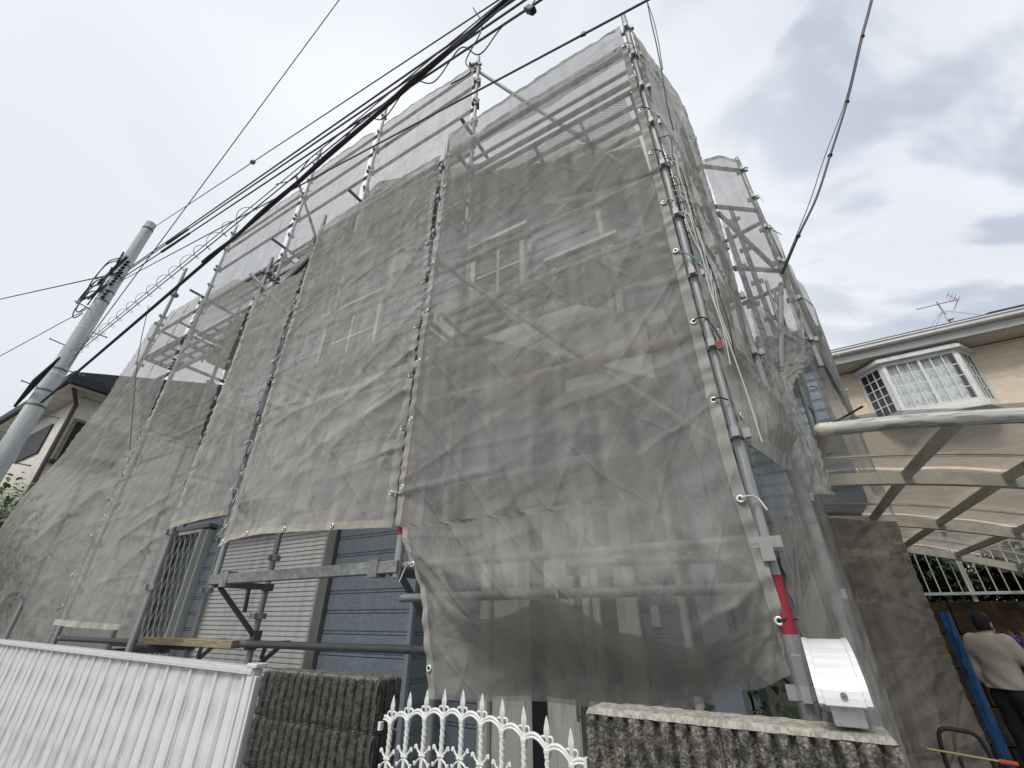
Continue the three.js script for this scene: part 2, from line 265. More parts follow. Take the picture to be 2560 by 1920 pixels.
  for (const x of [-1.9, -3.72, -5.36, -7.62]) for (const y of [6.55, 5.9]) rail(scaf, 'transom', W(x, y, BD - 0.25), W(x, y, BD + 0.35), M.galvOld);
  deck(scaf, -1.74, -0.12, 5.06, 1.96, 2.30); deck(scaf, -1.74, -0.12, 3.60, 1.96, 2.30);
  deck(scaf, -3.55, -1.95, 3.60, 1.96, 2.30); deck(scaf, -3.55, -1.95, 5.06, 1.96, 2.20); deck(scaf, -6.0, -4.68, 4.95, 1.96, 2.30); deck(scaf, -6.0, -4.68, 3.55, 1.96, 2.30); deck(scaf, -7.35, -6.2, 5.0, 1.96, 2.30);
  deck(scaf, -5.28, -3.8, 6.5, 2.42, 2.74); deck(scaf, -7.5, -5.45, 6.5, 2.42, 2.74);
  // braces
  const br = (a, b, mat = M.galvOld) => part(scaf, 'brace', bar(a, b, 0.0205, 12), mat);
  br(W(-2.03, 8.32, BD + 0.05), W(-0.20, 4.66, BD + 0.05)); br(W(-1.86, 4.20, FD + 0.06), W(-0.04, 2.18, FD + 0.06)); br(W(-6.02, 8.78, BD + 0.05), W(-4.5, 6.1, BD + 0.05), M.rust);
  br(W(-4.9, 5.42, FD - 0.03), W(-3.6, 4.2, FD + 0.07)); br(W(-7.4, 4.6, FD + 0.06), W(-6.1, 3.2, FD + 0.06)); br(W(-3.6, 5.2, FD + 0.07), W(-2.9, 4.6, FD + 0.07));
  for (const [x, y, d] of [[-2.0, 8.25, BD], [-1.9, 7.2, BD], [-1.9, 7.74, BD], [-3.72, 7.2, BD], [-3.72, 7.74, BD], [-5.36, 7.2, BD], [-5.36, 7.74, BD], [-4.56, 5.3, FD], [-6.08, 5.45, FD], [-7.42, 6.2, FD], [-7.42, 5.6, FD], [-7.62, 7.2, BD], [-7.62, 6.55, BD], [-3.74, 1.62, BD], [-3.74, 1.44, BD], [-3.64, 4.6, FD], [-3.64, 3.5, FD], [-3.64, 5.35, FD]]) part(scaf, 'clamp', clampGeo, d === FD && x > -4 ? M.galvDark : M.galvOld, W(x, y, d), [0, 0.6, 0]);
}
const side = thing('scaffold', 'side scaffold of galvanised tubes beside the carport, turning the house corner', 'scaffold');
{
  standard(side, 0.17, 2.62, 0.04, 5.3, { from: 1.7 }); standard(side, 0.655, 3.74, 3.35, 6.0, { from: 3.6, mat: M.wedge }); standard(side, 0.46, 3.9, 3.2, 5.5, { mat: M.galvOld }); standard(side, 1.36, 7.0, 3.9, 5.4, { mat: M.wedge }); standard(side, -0.02, 3.9, 0.04, 5.4); standard(side, 0.34, 3.6, 3.0, 4.95, { mat: M.galvOld });
  for (const [y, x] of [[5.72, 0.655], [5.1, 0.655], [4.3, 0.655], [3.55, 0.655]]) rail(side, 'guard_rail', W(0.27, y, 3.4), W(x, y + 0.06, 3.74));
  for (const y of [5.0, 4.2, 3.6]) { rail(side, 'transom', W(-0.02, y, 3.9), W(0.655, y, 3.74)); rail(side, 'guard_rail', W(0.655, y + 0.1, 3.74), W(1.36, y + 0.2, 7.0)); }
  part(side, 'brace', bar(W(0.3, 5.1, 3.5), W(0.6, 4.4, 3.7), 0.0205, 10), M.galvOld); part(side, 'brace', bar(W(0.3, 3.0, 2.9), W(0.6, 4.2, 3.7), 0.0205, 10), M.galvOld); part(side, 'brace', bar(W(0.66, 5.5, 3.76), W(1.2, 4.0, 6.4), 0.0205, 10), M.galvOld);
  for (const y of [5.05, 3.6, 1.9]) for (const d of [3.55, 5.3]) { const dk = deck(side, -0.86, 0.86, 0, -0.2, 0.2); dk.rotation.y = Math.PI / 2; dk.position.copy(W(-0.08 + (d > 4 ? 0.06 : 0), y, d)); }  // side decks added to keep sky light off the nets round the corner
  part(side, 'ladder', merge([bar(W(0.40, 2.6, 3.3), W(0.47, 4.1, 3.45), 0.012, 8), bar(W(0.45, 2.6, 3.45), W(0.52, 4.1, 3.6), 0.012, 8), ...[...Array(7)].map((_, k) => bar(W(0.405 + k * 0.01, 2.7 + k * 0.2, 3.3 + k * 0.02), W(0.455 + k * 0.01, 2.7 + k * 0.2, 3.46 + k * 0.02), 0.008, 6))]), M.galvOld);
}

// ---------------------------------------------------------------- nets
const ringGeo = new THREE.LatheGeometry([[0.0068, 0.001], [0.0075, 0.0035], [0.011, 0.0042], [0.0145, 0.0025], [0.0155, 0]].map(([r, y]) => new THREE.Vector2(r, y)), 18).rotateX(Math.PI / 2);
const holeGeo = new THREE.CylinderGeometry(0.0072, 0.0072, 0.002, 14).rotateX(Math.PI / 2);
function netSheet(name, label, group, o) {
  const r = rng(o.seed), root = thing(name, label, 'net', group);
  const folds = (o.folds || []).slice();
  for (let k = 0; k < (o.auto ?? 26); k++) {                       // creases that fan out from the tied edges
    const e = r(), t = r() * o.h; let s, a;
    if (e < 0.38) { s = 0.02; a = (r() - 0.5) * 1.9 - 0.5; } else if (e < 0.76) { s = o.w - 0.02; a = Math.PI + (r() - 0.5) * 1.9 + 0.5; } else { s = r() * o.w; a = -Math.PI / 2 + (r() - 0.5) * 0.9; }
    const L = 0.3 + r() * 1.1; folds.push([s, t, s + Math.cos(a) * L, t + Math.sin(a) * L, 0.007 + r() * r() * 0.03, (r() < 0.72 ? 1 : -1) * (0.004 + 0.009 * r()) * (o.crisp ?? 1)]);
  }
  for (let k = 1; k < Math.round(o.w / 0.45); k++) folds.push([k * 0.45, 0, k * 0.45 + 0.02, o.h, 0.010, 0.004 * (k % 2 ? 1 : -1)]);   // the creases it was packed with
  for (let t = 0.5; t < o.h; t += 0.62) folds.push([0, t + 0.05 * r(), o.w, t + 0.05 * r(), 0.010, 0.0045 * (r() < 0.5 ? 1 : -1)]);
  const F = folds.map(([a, b, c, d, w, h]) => { const L = Math.hypot(c - a, d - b); return [a, b, (c - a) / L, (d - b) / L, L, w, h]; });
  const out = o.out || new THREE.Vector3(0, 0, 1), sd = o.seed * 13;
  const disp = (u, v) => {
    const s = u * o.w, t = v * o.h; let h = (o.billow ?? 0.03) * Math.sin(Math.PI * u) * (0.6 + 0.4 * Math.sin(v * 5 + o.seed));
    h += (o.drape ?? 0.03) * (fbm(s * 2.2 + t * 0.5, t * 0.7, sd, 3) - 0.5) + 0.016 * (fbm(s * 7 + t * 1.5, t * 1.6, sd + 7, 3) - 0.5);
    for (const [a, b, ux, uy, L, w, hh] of F) {
      const px = s - a, py = t - b, al = px * ux + py * uy; if (al < -0.05 || al > L + 0.05) continue;
      const q = Math.abs(px * uy - py * ux); const ww = w * (0.5 + 1.2 * al / L); if (q > 4 * ww) continue;
      h += hh * Math.exp(-q / ww) * Math.min(1, Math.max(0, al / 0.08 + 0.6)) * Math.min(1, Math.max(0, (L - al) / (0.5 * L)));
    }
    const e = Math.min(s, o.w - s); if (e < 0.12) h += (o.pucker ?? 0.005) * Math.exp(-e / 0.05) * Math.sin(t * 62 + 6 * vn(t * 5, 0, sd));
    const eb = Math.min(t, o.h - t); if (eb < 0.12) h += 0.0018 * Math.exp(-eb / 0.05) * Math.sin(s * 38 + 5 * vn(s * 4, 2, sd));
    return h;
  };
  const at = (u, v, off = 0) => o.P(u, v).addScaledVector(out, disp(u, v) + off);
  const surf = (u0, u1, v0, v1, off, cell = 0.013) => {
    const nx = Math.max(2, Math.ceil((u1 - u0) * o.w / cell)), ny = Math.max(2, Math.ceil((v1 - v0) * o.h / cell)), pos = [], uv = [], idx = [];
    for (let j = 0; j <= ny; j++) for (let i = 0; i <= nx; i++) { const u = mix(u0, u1, i / nx), v = mix(v0, v1, j / ny), p = at(u, v, off); pos.push(p.x, p.y, p.z); uv.push((u * o.w + o.seed * 0.37) / 2.1, (v * o.h + o.seed * 0.71) / 2.1); }
    for (let j = 0; j < ny; j++) for (let i = 0; i < nx; i++) { const a = j * (nx + 1) + i, b = a + 1, c = a + nx + 1, d = c + 1; idx.push(a, b, d, a, d, c); }
    const g = new THREE.BufferGeometry(); g.setAttribute('position', new THREE.Float32BufferAttribute(pos, 3)); g.setAttribute('uv', new THREE.Float32BufferAttribute(uv, 2)); g.setIndex(idx); g.computeVertexNormals(); return g;
  };
  part(root, 'mesh_sheet', surf(0, 1, 0, 1, 0, o.cell), o.mat || M.net);
  const hw = (o.hemW ?? 0.045), hu = hw / o.w, hv = hw / o.h, hm = o.hemMat || M.hem;
  for (const e of o.hems ?? 'lrtb') part(root, 'hem', e === 'l' ? surf(0, hu, 0, 1, 0.003) : e === 'r' ? surf(1 - hu, 1, 0, 1, 0.003) : e === 't' ? surf(hu, 1 - hu, 1 - hv, 1, 0.003) : surf(hu, 1 - hu, 0, hv, 0.003), e === 'b' && o.bottomMat ? o.bottomMat : hm);
  const look = (p) => { const q = new THREE.Quaternion().setFromUnitVectors(new THREE.Vector3(0, 0, 1), out.clone().normalize()); return [p, q]; };
  const eye = (u, v, tie) => {
    const [p, q] = look(at(u, v, 0.007)); const g = part(root, 'grommet', ringGeo, M.ring, p); g.quaternion.copy(q); part(g, 'hole_shade', holeGeo, M.hole_shade, new THREE.Vector3(0, 0, 0.0005));
    if (tie) { const e = p.clone().add(new THREE.Vector3(tie * 0.055, (r() - 0.4) * 0.02, -0.02)), m = p.clone().lerp(e, 0.5).add(new THREE.Vector3(0, 0.006, 0.014)); const pts = [p.clone().addScaledVector(out, -0.004), p.clone().addScaledVector(out, 0.012).lerp(m, 0.3), m, e]; if (r() < 0.55) pts.push(e.clone().add(new THREE.Vector3(tie * (0.01 + 0.03 * r()), -0.05 - 0.1 * r(), 0.02))); part(root, 'tie', tube(pts, 0.0034, 14, 5), r() < 0.3 ? M.cordDark : r() < 0.85 ? M.cordWhite : M.cordBlue); }
  };
  const gs = o.grommets ?? 'lr';
  for (let t = 0.10 + 0.05 * r(); t < o.h - 0.03; t += 0.40 + 0.06 * r()) { if (gs.includes('l')) eye(hu * 0.5, t / o.h, r() < 0.75 ? -1 : 0); if (gs.includes('r')) eye(1 - hu * 0.5, Math.min(0.99, (t + 0.06 * r()) / o.h), r() < 0.75 ? 1 : 0); }
  if (gs.includes('b')) for (let s = 0.12; s < o.w - 0.05; s += 0.42) eye(s / o.w, hv * 0.5, 0);
  root.userData.at = undefined; delete root.userData.at;
  return { root, at };
}
const lerpC = (pts) => (t) => { for (let k = 1; k < pts.length; k++) if (t <= pts[k][0] || k === pts.length - 1) { const [a, x] = pts[k - 1], [b, y] = pts[k], q = sstep(a, b, t); return mix(x, y, q); } };
const flat = (x0, x1, y0, y1, d) => (u, v) => W(mix(x0, x1, u), mix(typeof y0 === 'function' ? y0(u) : y0, typeof y1 === 'function' ? y1(u) : y1, v), typeof d === 'function' ? d(u, v) : d);
const FG = 'grey mesh nets hung on the scaffold front';
{
  // the wide sheet over the entrance: its lower corner is drawn in, its foot sags
  const foot = lerpC([[0, 1.28], [0.25, 1.265], [0.5, 1.26], [0.68, 1.275], [0.78, 1.315], [0.88, 1.375], [1, 1.44]]);
  const leftX = (y) => y > 2.07 ? mix(-1.85, -1.79, sstep(2.07, 5.4, y)) : y > 1.68 ? mix(-1.60, -1.80, sstep(1.66, 2.1, y)) : mix(-1.55, -1.60, sstep(1.3, 1.68, y));
  const footD = (u, y) => 1.852 - 0.07 * Math.exp(-Math.pow((y - 1.72) / 0.16, 2)) * Math.sin(Math.PI * u) + 0.34 * sstep(1.74, 1.25, y) * (1 - 0.55 * sstep(0.75, 1, u)) * (0.1 + 0.9 * sstep(0, 0.3, u));
  const P = (u, v) => { const f = foot(u), y = mix(f, 5.49, v), x0 = leftX(mix(1.3, 5.49, v)), x1 = mix(-0.03, -0.056, sstep(1.5, 2.2, y)); return W(mix(x0, x1, u), y, footD(u, y)); };
  netSheet('scaffold_net', 'widest grey net sheet, hung over the entrance beside the corner pole', FG, {
    seed: 3, w: 1.76, h: 4.1, P, auto: 60, billow: 0.02, hems: 'lrt', folds: [
      [0.02, 0.95, 1.0, 1.02, 0.03, 0.02], [0.0, 0.94, 0.7, 0.62, 0.05, -0.016], [0.02, 0.62, 0.62, 0.40, 0.05, 0.022], [0.62, 0.40, 1.3, 0.33, 0.04, 0.02], [0.03, 0.55, 0.5, 0.05, 0.06, 0.02], [0.9, 0.6, 0.55, 1.35, 0.03, 0.012], [0.9, 0.6, 1.35, 1.6, 0.03, 0.014], [0.5, 1.9, 0.45, 0.75, 0.012, 0.01], [0.95, 2.3, 0.93, 0.9, 0.012, 0.01],
      [1.72, 1.6, 1.2, 1.0, 0.04, 0.016], [1.72, 1.9, 1.15, 2.5, 0.03, 0.012], [1.72, 2.4, 1.3, 1.7, 0.03, 0.014], [0.05, 3.9, 1.7, 4.05, 0.04, 0.014], [0.4, 4.05, 0.7, 2.9, 0.03, 0.012], [1.45, 3.9, 1.3, 2.6, 0.04, 0.015], [1.2, 3.5, 0.8, 3.2, 0.02, 0.012], [0.1, 2.1, 1.6, 2.3, 0.015, 0.006],
      [1.62, 0.25, 0.9, 0.18, 0.03, 0.02], [1.7, 0.3, 1.3, 0.75, 0.04, 0.018], [0.3, 0.3, 1.5, 0.22, 0.03, 0.014] ],
  });
  // a second sheet turned up and tied behind it: its upper edge hangs in two bows
  const bow = lerpC([[0, 1.70], [0.2, 1.60], [0.47, 1.675], [0.62, 1.55], [0.8, 1.50], [1, 1.60]]);
  netSheet('scaffold_net', 'short dark net flap with a bowed upper edge, tied up low behind the widest sheet', null, {
    seed: 5, w: 1.5, h: 0.42, P: (u, v) => { const y = mix(foot(u) + 0.012, bow(u), v); return W(mix(-1.56, -0.08, u), y, footD(u, y) + 0.05); }, auto: 6, drape: 0.02, mat: M.netDense, hems: '', grommets: '', billow: 0.0, folds: [[0.7, 0.42, 0.3, 0.1, 0.03, 0.01], [0.7, 0.42, 1.2, 0.12, 0.03, 0.01]],
  });
  whole('tie_cord', 'pale cord looped from the rail to the tied-up net flap by the entrance', 'cord', merge([tube([W(-0.90, 1.86, 1.9), W(-0.885, 1.76, 1.9), W(-0.875, 1.675, 1.895)], 0.0035, 12, 5), tube([W(-0.885, 1.86, 1.9), W(-0.88, 1.77, 1.895), W(-0.872, 1.675, 1.893)], 0.0035, 12, 5), tube([W(-0.93, 1.80, 1.9), W(-0.90, 1.73, 1.895), W(-0.873, 1.672, 1.893)], 0.003, 12, 5)]), M.cordWhite);
  netSheet('scaffold_net', 'narrow net strip along the top rail between corner pole and next pole', null, {
    seed: 7, w: 1.78, h: 0.5, pucker: 0.002, P: flat(-1.80, -0.07, (u) => 5.29 + 0.02 * Math.sin(7 * u), (u) => 5.77 + 0.02 * u, (u, v) => 1.864 - 0.012 * v), auto: 12, mat: M.netThin, hems: 't', grommets: '', billow: 0.01,
  });
  netSheet('scaffold_net', 'grey net sheet stained along its lower hem above the roller shutter', FG, {
    seed: 11, w: 1.74, h: 3.42, P: flat(-3.61, -1.87, (u) => 2.07 + 0.015 * Math.sin(5 * u), 5.5, (u, v) => 1.852 - 0.15 * Math.pow(Math.sin(Math.PI * u), 0.6) * Math.pow(Math.max(0, 1 - v * 2.0), 1.4)), auto: 46, mat: M.netDirty, bottomMat: M.hemStain, grommets: 'lrb', drape: 0.05, crisp: 1.25, folds: [
      [1.72, 1.2, 0.35, 0.35, 0.06, 0.03], [1.72, 0.9, 0.3, 0.12, 0.07, 0.028], [1.72, 1.6, 0.9, 0.75, 0.05, 0.02], [1.73, 2.35, 1.0, 1.35, 0.04, 0.022], [1.73, 3.3, 1.05, 2.0, 0.05, 0.024], [0.02, 0.6, 0.6, 0.1, 0.08, 0.03], [0.3, 3.35, 0.5, 1.2, 0.03, 0.015], [0.6, 3.3, 0.35, 0.9, 0.025, 0.014], [1.0, 3.2, 0.75, 1.6, 0.02, 0.012], [0.35, 0.9, 1.2, 1.05, 0.03, 0.012], [1.25, 0.6, 1.1, 0.05, 0.05, 0.018], [0.05, 1.2, 0.9, 0.8, 0.04, 0.016] ],
  });
  netSheet('scaffold_net', 'brown-stained narrow net sheet above the lattice grille window', FG, {
    seed: 13, w: 0.9, h: 2.6, P: flat(-4.53, -3.68, (u) => 2.29 + 0.03 * u, 4.9, 1.852), auto: 20, mat: M.netDirty, bottomMat: M.hemStain, drape: 0.05, hems: 'lb', grommets: 'r', folds: [[0.88, 0.3, 0.5, 1.2, 0.05, 0.025], [0.1, 2.5, 0.3, 0.4, 0.03, 0.012], [0.5, 2.4, 0.55, 0.3, 0.03, -0.012]],
  });
  netSheet('scaffold_net', 'grey net sheet ending in a pale folded hem above the white panel fence', FG, {
    seed: 17, w: 1.46, h: 3.9, P: flat(-6.03, -4.60, (u) => 1.56 - 0.04 * u, (u) => 5.46 - 0.3 * sstep(0.5, 1, u), (u, v) => 1.852 - 0.12 * Math.pow(Math.sin(Math.PI * u), 0.6) * Math.pow(Math.max(0, 1 - v * 2.2), 1.4)), auto: 40, mat: M.net, bottomMat: M.hemStain, grommets: 'l', hems: 'lb', drape: 0.05, crisp: 1.1, folds: [[0.05, 0.55, 0.45, 0.05, 0.05, 0.04], [1.42, 1.05, 0.5, 0.5, 0.06, 0.03], [1.42, 1.2, 0.75, 0.85, 0.04, 0.02], [1.42, 0.75, 0.7, 0.1, 0.06, 0.028], [1.42, 1.9, 0.3, 1.5, 0.04, 0.018], [0.4, 3.6, 0.5, 1.5, 0.03, 0.014], [0.9, 3.6, 0.75, 1.2, 0.03, -0.014]],
  });
  // the end sheet flares out towards the neighbour's garden
  const farX = lerpC([[0, -10.2], [0.25, -9.7], [0.4, -9.2], [0.6, -8.45], [0.78, -7.95], [1, -7.6]]);
  netSheet('scaffold_net', 'loose grey net sheet flaring out over the shrub at the scaffold end', FG, {
    seed: 19, w: 2.6, h: 4.9, cell: 0.03, P: (u, v) => { const y = mix(1.0, 5.62, v); return W(mix(farX(v), -6.12, u), y, 1.852 - 0.22 * Math.sin(Math.PI * Math.min(1, 0.12 + 0.88 * u)) * Math.exp(-Math.pow((y - 2.35 - 0.5 * (1 - u)) / 0.8, 2)) + 0.4 * sstep(2.3 + 0.5 * (1 - u), 1.0, y) * Math.sin(Math.PI * Math.min(1, 0.3 + 0.7 * u))); }, auto: 34, drape: 0.06, crisp: 1.2, mat: M.net, hems: '', grommets: 'r', folds: [[2.5, 2.0, 1.5, 0.9, 0.10, 0.07], [1.5, 0.9, 0.3, 0.7, 0.12, 0.06], [2.5, 2.3, 1.2, 2.6, 0.04, 0.02], [2.2, 4.8, 1.2, 1.5, 0.05, 0.03], [1.5, 4.8, 0.5, 1.8, 0.05, 0.03]],
  });
  const UG = 'upper nets on the rear row of poles';
  const up = (x0, x1, y0, t0, t1, seed, label, folds = []) => netSheet('scaffold_net', label, UG, { seed, w: x1 - x0, h: 2.2, cell: 0.022, pucker: 0.002, P: flat(x0, x1, y0, (u) => mix(t0, t1, u), 2.325), auto: 30, mat: M.netThin, hems: 't', grommets: '', drape: 0.06, crisp: 1.2, folds });
  up(-3.66, -1.95, 5.9, 8.2, 8.12, 23, 'upper net tied to the pole that carries the long diagonal brace end', [[0.1, 1.5, 1.6, 1.9, 0.05, 0.03], [0.3, 0.7, 1.6, 1.2, 0.06, 0.03]]);
  up(-5.31, -3.79, 5.9, 8.25, 8.2, 27, 'upper net between the two tallest rear poles');
  up(-7.5, -5.42, 5.6, 7.9, 8.0, 29, 'upper net at the outer end of the rear row of poles', [[1.0, 2.1, 0.8, 0.1, 0.03, 0.02], [1.5, 2.1, 1.2, 0.1, 0.03, 0.025], [1.8, 2.1, 1.9, 0.1, 0.03, 0.02]]);
  // round the corner
  const SX = new THREE.Vector3(1, 0, 0.25).normalize();
  const fX = lerpC([[0, 0.13], [0.06, 0.17], [0.15, 0.14], [0.45, 0.20], [1, 0.23]]);
  netSheet('scaffold_net', 'net sheet wrapped round the corner pole and tied with a blue cord, its foot bunched', null, {
    seed: 31, w: 0.85, h: 3.3, cell: 0.014, pucker: 0.0016, P: (u, v) => W(mix(-0.012, fX(v), u) + 0.05 * Math.sin(Math.PI * u) * Math.exp(-Math.pow((v - 0.05) / 0.06, 2)), mix(2.24 - 0.08 * Math.sin(Math.PI * u) + 0.06 * u, 5.66 - 0.1 * u, v), mix(1.858, 2.58, u)), out: SX, auto: 34, crisp: 1.2, drape: 0.06, hemW: 0.07, mat: M.netThick, hems: 'lb', grommets: 'l', folds: [[0.03, 0.45, 0.8, 0.1, 0.05, 0.05], [0.03, 0.5, 0.6, 0.42, 0.04, 0.04], [0.03, 1.2, 0.7, 0.5, 0.05, 0.03], [0.03, 1.6, 0.7, 0.9, 0.05, 0.03], [0.03, 2.2, 0.7, 1.3, 0.05, 0.03]],
  });
  const RX = (u, v) => mix(0.28, lerpC([[0, 0.50], [0.3, 0.62], [0.45, 0.65], [1, 0.665]])(v), u), RD = (u, v) => mix(3.35, lerpC([[0, 3.4], [0.3, 3.6], [0.45, 3.74], [1, 3.74]])(v), u);
  netSheet('scaffold_net', 'slack net between the corner sheet and the bracketed pole above the carport', null, {
    seed: 37, w: 0.7, h: 2.8, cell: 0.022, pucker: 0.002, P: (u, v) => W(RX(u, v), mix(2.9, 5.72 + 0.2 * u + 0.06 * Math.sin(Math.PI * u), v), RD(u, v)), out: SX, auto: 26, drape: 0.10, mat: M.net, hems: 'tr', grommets: 'r', billow: 0.06,
  });
  netSheet('scaffold_net', 'lower net layer hanging below the bracketed pole behind the carport pipe', null, {
    seed: 39, w: 0.9, h: 2.2, cell: 0.025, P: (u, v) => W(mix(0.18, mix(0.322, 0.62, sstep(0.4, 1, v)), u), mix(2.15, 3.5, v), mix(2.62, mix(2.70, 3.62, sstep(0.4, 1, v)), u)), out: SX, auto: 22, drape: 0.12, mat: M.net, hems: '', grommets: '',
  });
  netSheet('scaffold_net', 'far side net with cord ties in front of the beige house wall', null, {
    seed: 41, w: 3.3, h: 1.7, cell: 0.03, pucker: 0.002, P: (u, v) => W(mix(0.68, 1.36, u) - 0.1 * (1 - v), mix(2.75 - 0.1 * u, 5.2, v), mix(3.8, 6.7, u)), out: SX, auto: 22, drape: 0.10, mat: M.net, hems: 'r', grommets: 'r',
  });
  netSheet('scaffold_net', 'floor-length net drape hanging beside the white wall box', null, {
    seed: 43, w: 1.45, h: 3.2, cell: 0.02, P: (u, v) => W(mix(0.01, 0.335 - 0.03 * v, u) + 0.035 * Math.sin(9 * u) * (1 - 0.6 * v) * sstep(0, 0.2, u), mix(0.05, 3.2, v), mix(2.05, 3.45, u) + 0.04 * Math.cos(9 * u)), out: SX, auto: 20, drape: 0.10, mat: M.net, hems: '', grommets: '', folds: [[0.5, 2.5, 0.45, 0.1, 0.05, 0.05], [0.8, 2.5, 0.85, 0.1, 0.06, 0.06]],
  });
  netSheet('tarp', 'brown crumpled mesh tarp hung beneath the carport', null, {  // real tarp, with an added stretch across the passage for its shade
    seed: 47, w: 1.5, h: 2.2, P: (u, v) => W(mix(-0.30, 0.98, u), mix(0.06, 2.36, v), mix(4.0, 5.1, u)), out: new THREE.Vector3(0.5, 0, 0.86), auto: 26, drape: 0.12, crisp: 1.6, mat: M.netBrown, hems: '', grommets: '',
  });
}
scene.getObjectByName('tarp').userData.category = 'tarp';

{ // loose cords gathered along the corner pole
  const r = rng(91), t = thing('cord_bundle', 'tangle of pale and dark cords hanging down the corner pole', 'cord');
  for (let k = 0; k < 9; k++) { const y0 = 4.35 - r() * 0.9, L = 0.35 + r() * 1.2, x = 0.0 + 0.045 * r(), pts = [W(-0.02, y0 + 0.03, 1.855)]; for (let q = 0; q <= 6; q++) pts.push(W(x + 0.022 * (r() - 0.5) + 0.012 * q / 6, y0 - L * q / 6, 1.85 + 0.02 * (r() - 0.5))); part(t, 'cord', tube(pts, 0.0028, 40, 5), k % 3 ? M.cordWhite : M.cordDark); }
  part(t, 'cord', tube([W(-0.065, 3.28, 1.84), W(-0.03, 3.25, 1.845), W(0.005, 3.20, 1.85), W(0.03, 3.17, 1.86)], 0.004, 16, 5), M.cordBlue);
  part(t, 'tag', rbox(-0.012, 0.012, 2.66, 2.70, 1.852, 1.856, 0.001), M.red);
}

